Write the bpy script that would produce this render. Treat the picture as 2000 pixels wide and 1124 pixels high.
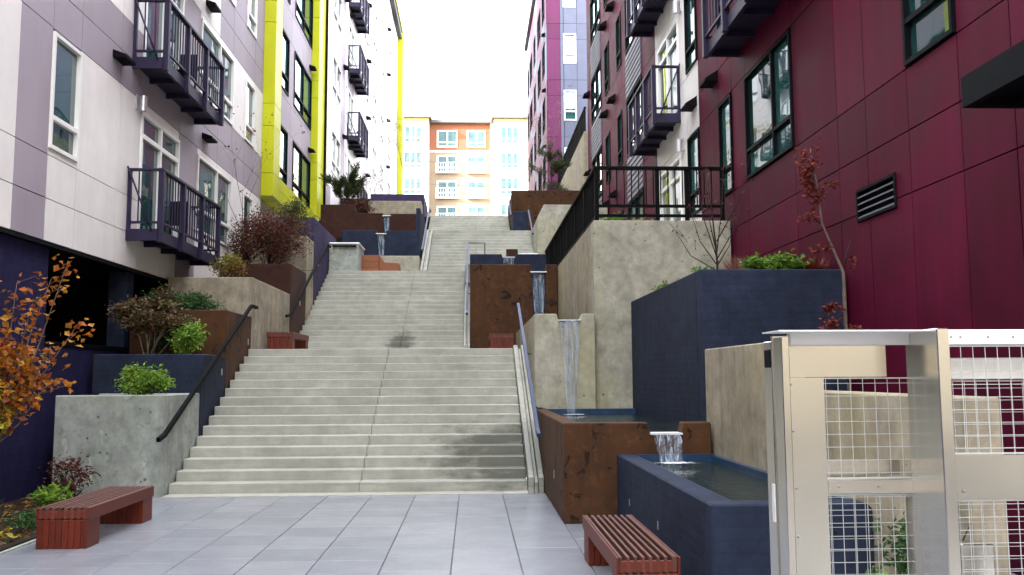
import bpy, bmesh, math, random
import numpy as np
from mathutils import Vector, Matrix, Euler
random.seed(7); rng = np.random.default_rng(7)
scene = bpy.context.scene
for o in list(bpy.data.objects): bpy.data.objects.remove(o)
C = scene.collection
R = math.radians

# ------------------------------------------------------------------ camera, sky, sun, exposure
cam_d = bpy.data.cameras.new('camera'); cam = bpy.data.objects.new('camera', cam_d); C.objects.link(cam)
cam_d.sensor_fit = 'HORIZONTAL'; cam_d.sensor_width = 36; cam_d.lens = 1738/2000*36
cam_d.clip_start = .05; cam_d.clip_end = 600
cam.matrix_world = Matrix.Translation((0, 0, 1.63)) @ Euler((math.pi/2+.099, 0, -.045), 'XYZ').to_matrix().to_4x4() @ Matrix.Rotation(-.005, 4, 'Z')
scene.camera = cam

SUN_EL, SUN_AZ = R(24), math.atan2(-.88, -.47)          # azimuth measured from +Y towards +X
world = bpy.data.worlds.new('World'); scene.world = world; world.use_nodes = True
wn = world.node_tree; wn.nodes.clear()
wo = wn.nodes.new('ShaderNodeOutputWorld'); wb = wn.nodes.new('ShaderNodeBackground'); sk = wn.nodes.new('ShaderNodeTexSky')
sk.sky_type = 'NISHITA'; sk.sun_disc = False; sk.sun_elevation = SUN_EL; sk.sun_rotation = SUN_AZ
sk.air_density = 1.0; sk.dust_density = 1.5; sk.ozone_density = 1.0; sk.altitude = 50
wb.inputs['Strength'].default_value = .15
hs = wn.nodes.new('ShaderNodeHueSaturation'); hs.inputs['Saturation'].default_value = .6      # thin high haze whitens the sky
wn.links.new(sk.outputs[0], hs.inputs['Color']); vl = wn.nodes.new('ShaderNodeMixRGB'); vl.blend_type = 'ADD'; vl.inputs[0].default_value = 1; vl.inputs[2].default_value = (4.2, 4.0, 3.85, 1)   # even veil of high cloud
wn.links.new(hs.outputs[0], vl.inputs[1]); wn.links.new(vl.outputs[0], wb.inputs['Color']); wn.links.new(wb.outputs[0], wo.inputs['Surface'])

sun_d = bpy.data.lights.new('sun', 'SUN'); sun = bpy.data.objects.new('sun', sun_d); C.objects.link(sun)
sun_d.energy = 3.2; sun_d.angle = R(.5); sun_d.color = (1, .93, .82)
sd = Vector((math.sin(SUN_AZ)*math.cos(SUN_EL), math.cos(SUN_AZ)*math.cos(SUN_EL), math.sin(SUN_EL)))
sun.rotation_euler = sd.to_track_quat('Z', 'Y').to_euler(); sun.location = (-30, -20, 40)

scene.view_settings.view_transform = 'Standard'; scene.view_settings.look = 'None'
scene.view_settings.gamma = 1; scene.view_settings.exposure = 2.9
scene.render.engine = 'CYCLES'
scene.cycles.max_bounces = 8; scene.cycles.diffuse_bounces = 5; scene.cycles.glossy_bounces = 4; scene.cycles.transparent_max_bounces = 12

# ------------------------------------------------------------------ materials
MATS = {}
class NT:
    def __init__(s, name):
        s.m = bpy.data.materials.new(name); s.m.use_nodes = True; s.t = s.m.node_tree; s.t.nodes.clear()
        s.out = s.n('OutputMaterial'); s.b = s.n('BsdfPrincipled'); s.l(s.b, 0, s.out, 0)
        s.geo = s.n('NewGeometry')
    def n(s, ty, **kw):
        x = s.t.nodes.new('ShaderNode'+ty)
        for k, v in kw.items(): setattr(x, k, v)
        return x
    def l(s, a, ao, b, bi): s.t.links.new(a.outputs[ao], b.inputs[bi])
    def mapped(s, scale=(1, 1, 1)):
        m = s.n('Mapping'); m.inputs['Scale'].default_value = scale; s.l(s.geo, 'Position', m, 0); return m
    def noise(s, scale, detail=4, rough=.6, stretch=(1, 1, 1), dist=0):
        x = s.n('TexNoise'); x.inputs['Scale'].default_value = scale; x.inputs['Detail'].default_value = detail
        x.inputs['Roughness'].default_value = rough; x.inputs['Distortion'].default_value = dist
        s.l(s.mapped(stretch), 0, x, 'Vector'); return x
    def ramp(s, src, so, a, b, ca=(0, 0, 0), cb=(1, 1, 1)):
        r = s.n('ValToRGB'); e = r.color_ramp.elements
        e[0].position = a; e[1].position = b; e[0].color = (*ca, 1); e[1].color = (*cb, 1); s.l(src, so, r, 0); return r
    def mix(s, fac, a, b, mode='MIX'):
        m = s.n('MixRGB', blend_type=mode)
        for i, v in ((0, fac), (1, a), (2, b)):
            if isinstance(v, tuple) and hasattr(v[0], 'outputs'): s.l(v[0], v[1], m, i)
            elif i == 0: m.inputs[0].default_value = v
            else: m.inputs[i].default_value = (*v, 1)
        return m
    def bump(s, src, so, strength, dist=.02, prev=None):
        b = s.n('Bump'); b.inputs['Strength'].default_value = strength; b.inputs['Distance'].default_value = dist
        s.l(src, so, b, 'Height')
        if prev: s.l(prev, 0, b, 'Normal')
        s.l(b, 0, s.b, 'Normal'); return b
    def set(s, color=None, rough=.6, metal=0, spec=.5, ior=None):
        if color: s.b.inputs['Base Color'].default_value = (*color, 1)
        s.b.inputs['Roughness'].default_value = rough; s.b.inputs['Metallic'].default_value = metal
        s.b.inputs['Specular IOR Level'].default_value = spec
        if ior: s.b.inputs['IOR'].default_value = ior

def concrete(name, base, dark, light, holes=.5, board=0., streak=.4, stain=None, rough=.82, blot=0., spec=.3, con=1.):
    n = NT(name); n.set(rough=rough, spec=spec)
    big = n.noise(.9, 5, .65); mid = n.noise(4.5, 6, .7); fine = n.noise(60, 3, .6)
    st = n.noise(2.6, 5, .7, (1.6, 1.6, .16))
    r1 = n.ramp(big, 0, .3, .72, dark, light)
    c = n.mix(.55, base, (r1, 0))
    r2 = n.ramp(st, 0, .42, .68); c = n.mix((n.mix(streak, (0, 0, 0), (r2, 0)), 0), (c, 0), tuple(v*.62 for v in base))
    r3 = n.ramp(mid, 0, .3, .72, (1-.4*con,)*3, (1+.22*con,)*3); c = n.mix(1, (c, 0), (r3, 0), 'MULTIPLY')
    if blot:
        v2 = n.noise(6.5, 3, .5, dist=.7); v3 = n.noise(1.3, 3, .6); bm_ = n.mix(1, (n.ramp(v2, 0, .6, .68, (0, 0, 0), (blot,)*3), 0), (n.ramp(v3, 0, .42, .62), 0), 'MULTIPLY')
        c = n.mix((bm_, 0), (c, 0), tuple(v*.5 for v in base))
        ef = n.noise(3.3, 6, .75, (1, 1, .45)); c = n.mix((n.ramp(ef, 0, .58, .74, (0, 0, 0), (blot*.8,)*3), 0), (c, 0), tuple(min(.8, v*1.7) for v in light))
    if blot:
        al = n.noise(.75, 4, .6, (1, 1, .6)); c = n.mix((n.ramp(al, 0, .48, .7, (0, 0, 0), (.5, .5, .5)), 0), (c, 0), (base[0]*.95, base[1]*.93, base[2]*.6))
    vo = n.n('TexVoronoi'); vo.inputs['Scale'].default_value = 5.5; n.l(n.mapped(), 0, vo, 'Vector')
    thr = n.noise(3.1, 2); hm = n.n('Math', operation='MULTIPLY'); n.l(thr, 0, hm, 0); hm.inputs[1].default_value = .16*holes
    lt = n.n('Math', operation='LESS_THAN'); n.l(vo, 'Distance', lt, 0); n.l(hm, 0, lt, 1)
    c = n.mix((lt, 0), (c, 0), tuple(v*.35 for v in base))
    if board:
        w = n.n('TexWave', bands_direction='Z'); w.inputs['Scale'].default_value = 3.6; w.inputs['Distortion'].default_value = 1.6
        w.inputs['Detail'].default_value = 4; w.inputs['Detail Scale'].default_value = 2.5; n.l(n.mapped((.25, .25, 1)), 0, w, 'Vector')
        rr = n.ramp(w, 1, 0, .12, (1-board*.5,)*3, (1, 1, 1)); c = n.mix(1, (c, 0), (rr, 0), 'MULTIPLY')
    n.l(c, 0, n.b, 'Base Color')
    b1 = n.bump(fine, 0, .25, .004); b2 = n.bump(mid, 0, .3, .012, b1)
    if board: n.bump(w, 1, .12, .004, b2)
    MATS[name] = n.m; return n, c

def paint(name, col, rough=.5, var=.08, scale=3, spec=.4, bump=.05, metal=0):
    n = NT(name); n.set(rough=rough, spec=spec, metal=metal)
    a = n.noise(scale, 5, .65); r = n.ramp(a, 0, .3, .7, tuple(max(0, v*(1-var)) for v in col), tuple(v*(1+var) for v in col))
    st = n.noise(2, 4, .6, (2.5, 2.5, .12)); r2 = n.ramp(st, 0, .35, .7, (1-var*.9,)*3, (1, 1, 1))
    c = n.mix(1, (r, 0), (r2, 0), 'MULTIPLY'); n.l(c, 0, n.b, 'Base Color')
    rr = n.ramp(a, 0, .2, .8, (rough*.85,)*3, (min(1, rough*1.15),)*3); n.l(rr, 0, n.b, 'Roughness')
    f = n.noise(90, 2); n.bump(f, 0, bump, .003)
    MATS[name] = n.m; return n

concrete('concrete', (.37, .36, .285), (.26, .255, .195), (.48, .465, .38), holes=1.1, blot=.45)
concrete('concrete_tan', (.34, .30, .22), (.22, .195, .14), (.44, .39, .295), holes=.6, streak=.9, blot=.3)
concrete('concrete_grey', (.33, .36, .33), (.23, .27, .24), (.45, .47, .43), holes=1.4, blot=.75)
concrete('navy', (.019, .027, .052), (.012, .017, .034), (.029, .039, .072), holes=.9, board=.3, streak=.35, rough=.75, spec=.15)
concrete('navy_wall', (.016, .014, .055), (.01, .009, .038), (.024, .021, .075), holes=.25, board=.35, streak=.4, rough=.8, spec=.12)
concrete('purple_wall', (.048, .036, .088), (.032, .024, .062), (.066, .05, .115), holes=.3, board=.25, streak=.3, rough=.8, spec=.15)
concrete('pool_blue', (.02, .05, .105), (.012, .03, .07), (.03, .07, .14), holes=0, rough=.35)

def rust(name, base, dark, light, spots):
    n = NT(name); n.set(rough=.85, spec=.25)
    a = n.noise(1.3, 7, .7); b = n.noise(7, 6, .7); s = n.noise(2, 5, .65, (2.2, 2.2, .1))
    c = n.mix((n.ramp(a, 0, .3, .7), 0), dark, base); c = n.mix((n.ramp(b, 0, .5, .75, (0, 0, 0), (.6, .6, .6)), 0), (c, 0), light)
    c = n.mix((n.ramp(s, 0, .48, .7, (0, 0, 0), (.55, .55, .55)), 0), (c, 0), dark)
    v = n.noise(4.2, 4, .6, dist=.8); c = n.mix((n.ramp(v, 0, .6, .64, (0, 0, 0), (spots,)*3), 0), (c, 0), tuple(x*.25 for x in dark))
    n.l(c, 0, n.b, 'Base Color'); n.bump(b, 0, .4, .008); MATS[name] = n.m
rust('rust', (.078, .033, .0115), (.034, .015, .007), (.14, .058, .017), .85)
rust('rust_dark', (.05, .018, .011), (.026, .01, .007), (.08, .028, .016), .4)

def stair_mat():
    n, c = concrete('stair', (.375, .378, .328), (.265, .27, .23), (.48, .48, .425), holes=.12, streak=.12, con=.45)
    tn = n.noise(2.2, 6, .72, (.4, 1, 5)); m = n.mix((n.ramp(tn, 0, .5, .74, (0, 0, 0), (.5, .5, .5)), 0), (c, 0), (.21, .215, .18))
    # damp patches that spread over the lower right steps and below the joint of the second flight
    def blob(cx, cy, cz, rad, sc=(1, 1, 1), edge=.35, amp=1.1, ns=2.2):
        d = n.n('Vector'+'Math', operation='SUBTRACT'); n.l(n.geo, 'Position', d, 0); d.inputs[1].default_value = (cx, cy, cz)
        s = n.n('VectorMath', operation='MULTIPLY'); n.l(d, 0, s, 0); s.inputs[1].default_value = sc
        L = n.n('VectorMath', operation='LENGTH'); n.l(s, 0, L, 0)
        nz = n.noise(ns, 5, .65, (1, 1, 2.5)); ad = n.n('Math', operation='MULTIPLY_ADD'); n.l(nz, 0, ad, 0); ad.inputs[1].default_value = amp; n.l(L, 'Value', ad, 2)
        return n.ramp(ad, 0, rad, rad+edge, (1, 1, 1), (0, 0, 0))
    w1 = blob(.7, 13.6, .55, .7, (.34, .42, .42), .26, .9); w2 = blob(-1.72, 21.6, 2.5, .55, (1.1, .5, .8), .22, .7, 6)
    w = n.mix(1, (w1, 0), (w2, 0), 'ADD')
    m = n.mix((n.mix(.8, (0, 0, 0), (w, 0)), 0), (m, 0), (.09, .095, .08)); n.l(m, 0, n.b, 'Base Color')
    n.l(n.ramp(w, 0, 0, 1, (.85,)*3, (.35,)*3), 0, n.b, 'Roughness')
stair_mat()

def paver_mat():
    n = NT('paver'); n.set(rough=.7, spec=.35)
    oi = n.n('ObjectInfo'); a = n.noise(2.2, 6, .7); f = n.noise(45, 4, .6); g = n.noise(.7, 4, .6, (1, 2.5, 1))
    c = n.mix((oi, 'Random'), (.38, .41, .465), (.5, .525, .575))
    c = n.mix(1, (c, 0), (n.ramp(a, 0, .3, .7, (.82, .82, .82), (1.1, 1.1, 1.1)), 0), 'MULTIPLY')
    c = n.mix(1, (c, 0), (n.ramp(f, 0, .3, .7, (.88, .88, .88), (1.08, 1.08, 1.08)), 0), 'MULTIPLY')
    c = n.mix((n.ramp(g, 0, .55, .8, (0, 0, 0), (.4, .4, .4)), 0), (c, 0), (.5, .52, .56))
    # spilled water near the foot of the stairs and beside the lower bench
    d = n.n('VectorMath', operation='SUBTRACT'); n.l(n.geo, 'Position', d, 0); d.inputs[1].default_value = (1.0, 9.5, 0)
    s = n.n('VectorMath', operation='MULTIPLY'); n.l(d, 0, s, 0); s.inputs[1].default_value = (1.3, .55, 1)
    L = n.n('VectorMath', operation='LENGTH'); n.l(s, 0, L, 0); z = n.noise(4, 6, .75, (.6, 1, 1))
    ad = n.n('Math', operation='MULTIPLY_ADD'); n.l(z, 0, ad, 0); ad.inputs[1].default_value = 1.5; n.l(L, 'Value', ad, 2)
    w = n.ramp(ad, 0, 1.28, 1.34, (1, 1, 1), (0, 0, 0))
    c = n.mix((n.mix(.6, (0, 0, 0), (w, 0)), 0), (c, 0), (.1, .11, .13)); n.l(c, 0, n.b, 'Base Color')
    n.l(n.ramp(w, 0, 0, 1, (.7,)*3, (.2,)*3), 0, n.b, 'Roughness'); n.bump(f, 0, .15, .003); MATS['paver'] = n.m
paver_mat()

def panel_mat(name, col, rough=.55, var=.06, spec=.3):
    n = paint(name, col, rough, var, 1.6, spec, .04)
    oi = n.n('ObjectInfo'); src = n.b.inputs['Base Color'].links[0].from_socket
    r = n.ramp(oi, 'Random', 0, 1, (1-.12*min(2, var/.1),)*3, (1+.06*min(2, var/.1),)*3); m = n.mix(1, (.5, .5, .5), (r, 0), 'MULTIPLY')
    n.t.links.new(src, m.inputs[1]); n.l(m, 0, n.b, 'Base Color')
panel_mat('panel_light', (.77, .735, .72), .5); panel_mat('panel_mauve', (.33, .285, .335)); panel_mat('panel_yellow', (.47, .5, .002), .4)
panel_mat('panel_magenta', (.08, .0026, .02), .65, .25, .12); panel_mat('panel_purple', (.12, .022, .075), .6, .12, .2); panel_mat('panel_bluegrey', (.13, .14, .2), .6, .08, .2)
panel_mat('panel_white', (.7, .68, .66)); panel_mat('siding_grey', (.13, .13, .16), .6)
panel_mat('added_block', (.55, .44, .28), .7); panel_mat('far_cream', (.74, .7, .6), .7); panel_mat('far_orange', (.22, .075, .035), .7); panel_mat('far_tan', (.25, .185, .125), .7); panel_mat('far_yellow', (.6, .42, .15), .7)
paint('backing', (.015, .012, .015), .8); paint('dark_void', (.004, .004, .005), .9); paint('white_frame', (.8, .8, .78), .35, .03); paint('dark_frame', (.004, .005, .007), .6, .1, spec=.06)
paint('balcony_purple', (.022, .017, .045), .5, .15, spec=.2); paint('rail_black', (.003, .003, .004), .65, .2, spec=.08); paint('rail_blue', (.02, .04, .105), .5, .1, spec=.2)
paint('hood_dark', (.006, .005, .007), .7, spec=.06); paint('roof', (.1, .1, .1), .9); paint('soil', (.018, .012, .008), .95, .5, 14, .2, .6); paint('joint_sand', (.09, .09, .09), .95, .3, 20); paint('asphalt', (.05, .05, .05), .9, .2)
paint('screw', (.35, .35, .36), .3, .05, metal=1); paint('bark', (.16, .12, .10), .85, .3, 9, .2, .5); paint('bark_dark', (.035, .022, .02), .85, .3, 9, .2, .5); paint('bark_pale', (.3, .25, .2), .8, .35, 9, .2, .5)
paint('far_pane', (.07, .13, .14), .35, .3, 1.2, .15); paint('cable', (.03, .03, .03), .6); paint('lamp_metal', (.6, .6, .62), .35, .05, metal=.9); paint('curtain', (.5, .5, .48), .8)

def wood(name, a, b):
    n = NT(name); n.set(rough=.5, spec=.4)
    oi = n.n('ObjectInfo'); w = n.noise(7, 6, .65, (9, .6, 9), .6); w2 = n.noise(7, 6, .65, (9, 9, .5), .6); g = n.mix(.5, (w, 0), (w2, 0))
    c = n.mix((n.ramp(g, 0, .3, .7), 0), a, b); r = n.ramp(oi, 'Random', 0, 1, (.7,)*3, (1.3,)*3); c = n.mix(1, (c, 0), (r, 0), 'MULTIPLY')
    n.l(c, 0, n.b, 'Base Color'); n.bump(g, 0, .2, .004); MATS[name] = n.m
wood('wood', (.05, .005, .002), (.15, .018, .004)); wood('wood_top', (.06, .02, .014), (.12, .044, .031)); wood('wood_orange', (.17, .055, .02), (.25, .085, .035))

def metal():
    n = NT('aluminium'); n.set((.72, .71, .7), .3, 1)
    a = n.noise(40, 3, .5, (1, 1, .02)); b = n.noise(1.2, 2, .5)
    n.l(n.ramp(b, 0, .3, .7, (.17,)*3, (.3,)*3), 0, n.b, 'Roughness'); n.l(n.ramp(b, 0, .2, .8, (.6, .585, .55), (.7, .68, .64)), 0, n.b, 'Base Color'); n.bump(a, 0, .03, .001); n.bump(b, 0, .12, .02); MATS['aluminium'] = n.m
    n = NT('aluminium_white'); n.set((.7, .7, .71), .45, .3); MATS['aluminium_white'] = n.m
    n = NT('wire'); n.set((.5, .53, .54), .45, .7); MATS['wire'] = n.m
metal()

def glass(name, col, bump=.14, sc=1.1):
    n = NT(name); n.set(col, .02, 0, .9, 1.75)
    oi = n.n('ObjectInfo'); a = n.noise(sc, 2, .5, (1, 1, .6)); n.bump(a, 0, bump, .03)
    r = n.ramp(oi, 'Random', .2, .8, col, tuple(min(1, v*2.2+.01) for v in col)); n.l(r, 0, n.b, 'Base Color'); MATS[name] = n.m
glass('glass', (.01, .045, .042)); glass('glass_far', (.03, .05, .055), .15)
glass('glass_lit', (.06, .16, .17), .1)

def water(name, col):
    n = NT(name); n.set(col, .03, 0, .6, 1.33)
    a = n.noise(5, 4, .55, (1, 2.2, 1), .6); b = n.noise(1.6, 2); n.bump(a, 0, .55, .05, n.bump(b, 0, .2, .08)); MATS[name] = n.m
water('water', (.012, .02, .016))
def fall():
    n = NT('falling_water'); n.set((.45, .54, .66), .2, 0, .5)
    a = n.noise(11, 5, .7, (2.4, 2.4, .13), .3); tr = n.n('BsdfTransparent'); mx = n.n('MixShader')
    n.l(n.ramp(a, 0, .44, .66, (.06,)*3, (.75,)*3), 0, mx, 0); n.l(tr, 0, mx, 1); n.l(n.b, 0, mx, 2); n.l(mx, 0, n.out, 0)
    n.bump(a, 0, .5, .02); MATS['falling_water'] = n.m
    n = NT('foam'); n.set((.7, .75, .8), .6); a = n.noise(26, 6, .75); tr = n.n('BsdfTransparent'); mx = n.n('MixShader')
    tc = n.n('TexCoord'); mp = n.n('Mapping'); mp.inputs['Location'].default_value = (-1, -1, 0); mp.inputs['Scale'].default_value = (2, 2, 0); n.l(tc, 'Generated', mp, 0)
    g = n.n('TexGradient', gradient_type='SPHERICAL'); n.l(mp, 0, g, 0); ad = n.n('Math', operation='MULTIPLY_ADD'); n.l(g, 1, ad, 0); ad.inputs[1].default_value = .45; n.l(a, 0, ad, 2)
    n.l(n.ramp(ad, 0, .62, .78), 0, mx, 0); n.l(tr, 0, mx, 1); n.l(n.b, 0, mx, 2); n.l(mx, 0, n.out, 0); MATS['foam'] = n.m
fall()

def leafmat(name, cols, rough=.55, trans=.25):
    n = NT(name); n.set(rough=rough, spec=.35)
    r = n.n('ValToRGB'); n.l(n.geo, 'Random Per Island', r, 0); e = r.color_ramp.elements
    while len(e) < len(cols): e.new(.5)
    for i, c in enumerate(cols): e[i].position = i/(len(cols)-1); e[i].color = (*c, 1)
    n.l(r, 0, n.b, 'Base Color'); tl = n.n('BsdfTranslucent'); mx = n.n('MixShader'); mx.inputs[0].default_value = trans
    n.l(r, 0, tl, 0); n.l(n.b, 0, mx, 1); n.l(tl, 0, mx, 2); n.l(mx, 0, n.out, 0); MATS[name] = n.m
leafmat('leaf_green', [(.03, .1, .012), (.09, .2, .02), (.2, .3, .03)]); leafmat('leaf_bright', [(.06, .15, .015), (.16, .3, .03), (.28, .4, .05)]); leafmat('leaf_dark', [(.015, .045, .012), (.03, .085, .018), (.06, .13, .03)])
leafmat('leaf_bronze', [(.05, .025, .015), (.1, .035, .02), (.09, .1, .03), (.16, .12, .05)]); leafmat('leaf_red', [(.07, .008, .01), (.15, .02, .015), (.22, .04, .02)]); leafmat('leaf_redbrown', [(.05, .012, .012), (.1, .025, .018), (.14, .04, .02)])
leafmat('leaf_pine', [(.02, .035, .015), (.05, .07, .025), (.09, .1, .03)]); leafmat('leaf_yellow', [(.3, .22, .02), (.45, .32, .03), (.35, .36, .04)]); leafmat('leaf_mixed', [(.08, .1, .01), (.2, .2, .02), (.25, .1, .02)])
leafmat('leaf_autumn', [(.26, .05, .008), (.4, .12, .012), (.42, .2, .015), (.2, .03, .008)]); leafmat('grass_red', [(.2, .09, .07), (.3, .16, .12), (.12, .05, .03)]); leafmat('litter', [(.04, .02, .01), (.12, .06, .02), (.3, .16, .03), (.03, .05, .015)])
def olm(name, cols):
    n = NT(name); n.set(rough=.55, spec=.3); oi = n.n('ObjectInfo'); r = n.n('ValToRGB'); n.l(oi, 'Random', r, 0); e = r.color_ramp.elements
    while len(e) < len(cols): e.new(.5)
    for i, c in enumerate(cols): e[i].position = i/(len(cols)-1); e[i].color = (*c, 1)
    n.l(r, 0, n.b, 'Base Color'); tl = n.n('BsdfTranslucent'); mx = n.n('MixShader'); mx.inputs[0].default_value = .3
    n.l(r, 0, tl, 0); n.l(n.b, 0, mx, 1); n.l(tl, 0, mx, 2); n.l(mx, 0, n.out, 0); MATS[name] = n.m
olm('leaf_orange', [(.3, .06, .01), (.42, .13, .012), (.45, .2, .015), (.42, .27, .02)])

# ------------------------------------------------------------------ mesh helpers
WORLD = {}
def link(name, me, org, parent=None):
    o = bpy.data.objects.new(name, me); C.objects.link(o); org = Vector(org); WORLD[o] = org
    if parent is not None: o.parent = parent; o.location = org-WORLD[parent]
    else: o.location = org
    return o
def tag(o, label=None, cat=None, group=None, kind=None):
    if label: o['label'] = label
    if cat: o['category'] = cat
    if group: o['group'] = group
    if kind: o['kind'] = kind
    return o
def thing(name, label, cat, loc, group=None):
    o = bpy.data.objects.new(name, None); o.empty_display_size = .1; C.objects.link(o); o.location = loc; WORLD[o] = Vector(loc)
    return tag(o, label, cat, group)
def mesh(name, verts, faces, mat, parent=None, org=None, smooth=False):
    v = np.array(verts, float).reshape(-1, 3)
    if org is None: org = ((v[:, 0].min()+v[:, 0].max())/2, (v[:, 1].min()+v[:, 1].max())/2, v[:, 2].min())
    me = bpy.data.meshes.new(name); me.from_pydata((v-np.array(org)).tolist(), [], faces); me.materials.append(MATS[mat]); me.update()
    if smooth: me.polygons.foreach_set('use_smooth', [True]*len(me.polygons))
    return link(name, me, org, parent)
BOXC = {}
def box(name, x0, x1, y0, y1, z0, z1, mat, parent=None, bev=0.):
    x0, x1 = min(x0, x1), max(x0, x1); y0, y1 = min(y0, y1), max(y0, y1)
    d = (round(x1-x0, 4), round(y1-y0, 4), round(z1-z0, 4)); key = (*d, mat, bev)
    if key not in BOXC:
        bm = bmesh.new(); bmesh.ops.create_cube(bm, size=1); bmesh.ops.scale(bm, vec=d, verts=bm.verts); bmesh.ops.translate(bm, vec=(0, 0, d[2]/2), verts=bm.verts)
        if bev: bmesh.ops.bevel(bm, geom=bm.edges[:], offset=bev, segments=1, affect='EDGES', clamp_overlap=True)
        me = bpy.data.meshes.new(name); bm.to_mesh(me); bm.free(); me.materials.append(MATS[mat]); BOXC[key] = me
    return link(name, BOXC[key], ((x0+x1)/2, (y0+y1)/2, z0), parent)
def bfaces(n): 
    b = n; return [(b, b+3, b+2, b+1), (b+4, b+5, b+6, b+7), (b, b+1, b+5, b+4), (b+1, b+2, b+6, b+5), (b+2, b+3, b+7, b+6), (b+3, b, b+4, b+7)]
def bverts(x0, x1, y0, y1, z0, z1): 
    x0, x1 = min(x0, x1), max(x0, x1); y0, y1 = min(y0, y1), max(y0, y1)
    return [(x0, y0, z0), (x1, y0, z0), (x1, y1, z0), (x0, y1, z0), (x0, y0, z1), (x1, y0, z1), (x1, y1, z1), (x0, y1, z1)]
def boxes(name, bl, mat, parent=None):
    v = []; f = []
    for b in bl: f += bfaces(len(v)); v += bverts(*b)
    return mesh(name, v, f, mat, parent)
def prism(name, pts, axis, a0, a1, mat, parent=None, bev=.006):
    n = len(pts); ar = sum(pts[i][0]*pts[(i+1) % n][1]-pts[(i+1) % n][0]*pts[i][1] for i in range(n))
    if ar < 0: pts = pts[::-1]
    def P(p, a): return (p[0], a, p[1]) if axis == 'y' else (a, p[0], p[1]) if axis == 'x' else (p[0], p[1], a)
    bm = bmesh.new(); A = [bm.verts.new(P(p, a0)) for p in pts]; B = [bm.verts.new(P(p, a1)) for p in pts]
    bm.faces.new(A); bm.faces.new(B[::-1])
    for i in range(n): bm.faces.new((A[i], B[i], B[(i+1) % n], A[(i+1) % n]))
    bmesh.ops.recalc_face_normals(bm, faces=bm.faces[:])
    if bev: bmesh.ops.bevel(bm, geom=bm.edges[:], offset=bev, segments=1, affect='EDGES', clamp_overlap=True)
    vs = np.array([v.co[:] for v in bm.verts]); org = Vector(((vs[:, 0].min()+vs[:, 0].max())/2, (vs[:, 1].min()+vs[:, 1].max())/2, vs[:, 2].min()))
    bmesh.ops.translate(bm, vec=-org, verts=bm.verts); me = bpy.data.meshes.new(name); bm.to_mesh(me); bm.free(); me.materials.append(MATS[mat])
    return link(name, me, org, parent)
def tubedata(paths, sides=7):
    V = []; F = []
    for path in paths:
        pts = [Vector(p[:3]) for p in path]; rad = [p[3] for p in path]; base = len(V); n = len(pts)
        up = Vector((.31, .17, .93))
        for i in range(n):
            t = (pts[min(i+1, n-1)]-pts[max(i-1, 0)]); t = t.normalized() if t.length > 1e-7 else Vector((0, 0, 1))
            a = t.cross(up); a = a.normalized() if a.length > 1e-3 else t.orthogonal().normalized(); b = t.cross(a)
            for k in range(sides):
                w = 2*math.pi*k/sides; V.append(tuple(pts[i]+(a*math.cos(w)+b*math.sin(w))*rad[i]))
        for i in range(n-1):
            for k in range(sides):
                q = base+i*sides; F.append((q+k, q+(k+1) % sides, q+sides+(k+1) % sides, q+sides+k))
        F.append(tuple(base+k for k in range(sides))[::-1]); F.append(tuple(base+(n-1)*sides+k for k in range(sides)))
    return V, F
def tubes(name, paths, mat, parent=None, sides=7):
    V, F = tubedata(paths, sides); return mesh(name, V, F, mat, parent, smooth=True)
def bar(name, pts, w, h, mat, parent=None):
    """rectangular bar along a path lying in a vertical plane; w sideways, h upright"""
    V = []; F = []; n = len(pts); P = [Vector(p) for p in pts]
    for i in range(n):
        d0 = (P[i]-P[i-1]).normalized() if i else (P[1]-P[0]).normalized(); d1 = (P[i+1]-P[i]).normalized() if i < n-1 else d0
        t = (d0+d1).normalized(); s = Vector((t.y, -t.x, 0)); s = s.normalized() if s.length > 1e-4 else Vector((1, 0, 0)); u = s.cross(t).normalized()
        for a, b in ((-1, -1), (1, -1), (1, 1), (-1, 1)): V.append(tuple(P[i]+s*w/2*a+u*h/2*b))
    for i in range(n-1):
        for k in range(4): F.append((i*4+k, i*4+(k+1) % 4, i*4+4+(k+1) % 4, i*4+4+k))
    F += [(3, 2, 1, 0), tuple((n-1)*4+k for k in range(4))]
    return mesh(name, V, F, mat, parent)

# ------------------------------------------------------------------ foliage helpers
def leaves(name, P, size, mat, parent, flat=.5, aspect=.5, nd=None, kind=None):
    P = np.asarray(P); n = len(P); s = size*(.6+.8*rng.random(n))
    d = rng.normal(size=(n, 3)) if nd is None else nd+rng.normal(size=(n, 3))*.5
    d[:, 2] = d[:, 2]*(1-flat)+.1; d /= np.linalg.norm(d, axis=1)[:, None]+1e-9
    u = rng.normal(size=(n, 3)); u[:, 2] += .6; r = np.cross(d, u); r /= np.linalg.norm(r, axis=1)[:, None]+1e-9; nn = np.cross(r, d)
    S = s[:, None]; V = np.stack([P, P+d*S*.5+r*S*aspect*.5+nn*S*.08, P+d*S-nn*S*.1, P+d*S*.5-r*S*aspect*.5+nn*S*.08], 1).reshape(-1, 3)
    F = []
    for i in range(n): F += [(4*i, 4*i+1, 4*i+2), (4*i, 4*i+2, 4*i+3)]
    o = mesh(name, V, F, mat, parent)
    if kind: o['kind'] = kind
    return o
def cloud(c, rad, n, clumps=14, cs=.4, shell=.5):
    c = np.array(c); rad = np.array(rad); k = rng.normal(size=(clumps, 3)); k /= np.linalg.norm(k, axis=1)[:, None]; k *= (shell+(1-shell)*rng.random((clumps, 1)))*.78
    i = rng.integers(0, clumps, n); p = k[i]+rng.normal(size=(n, 3))*cs*.42; 
    q = c+p*rad; return q
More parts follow.
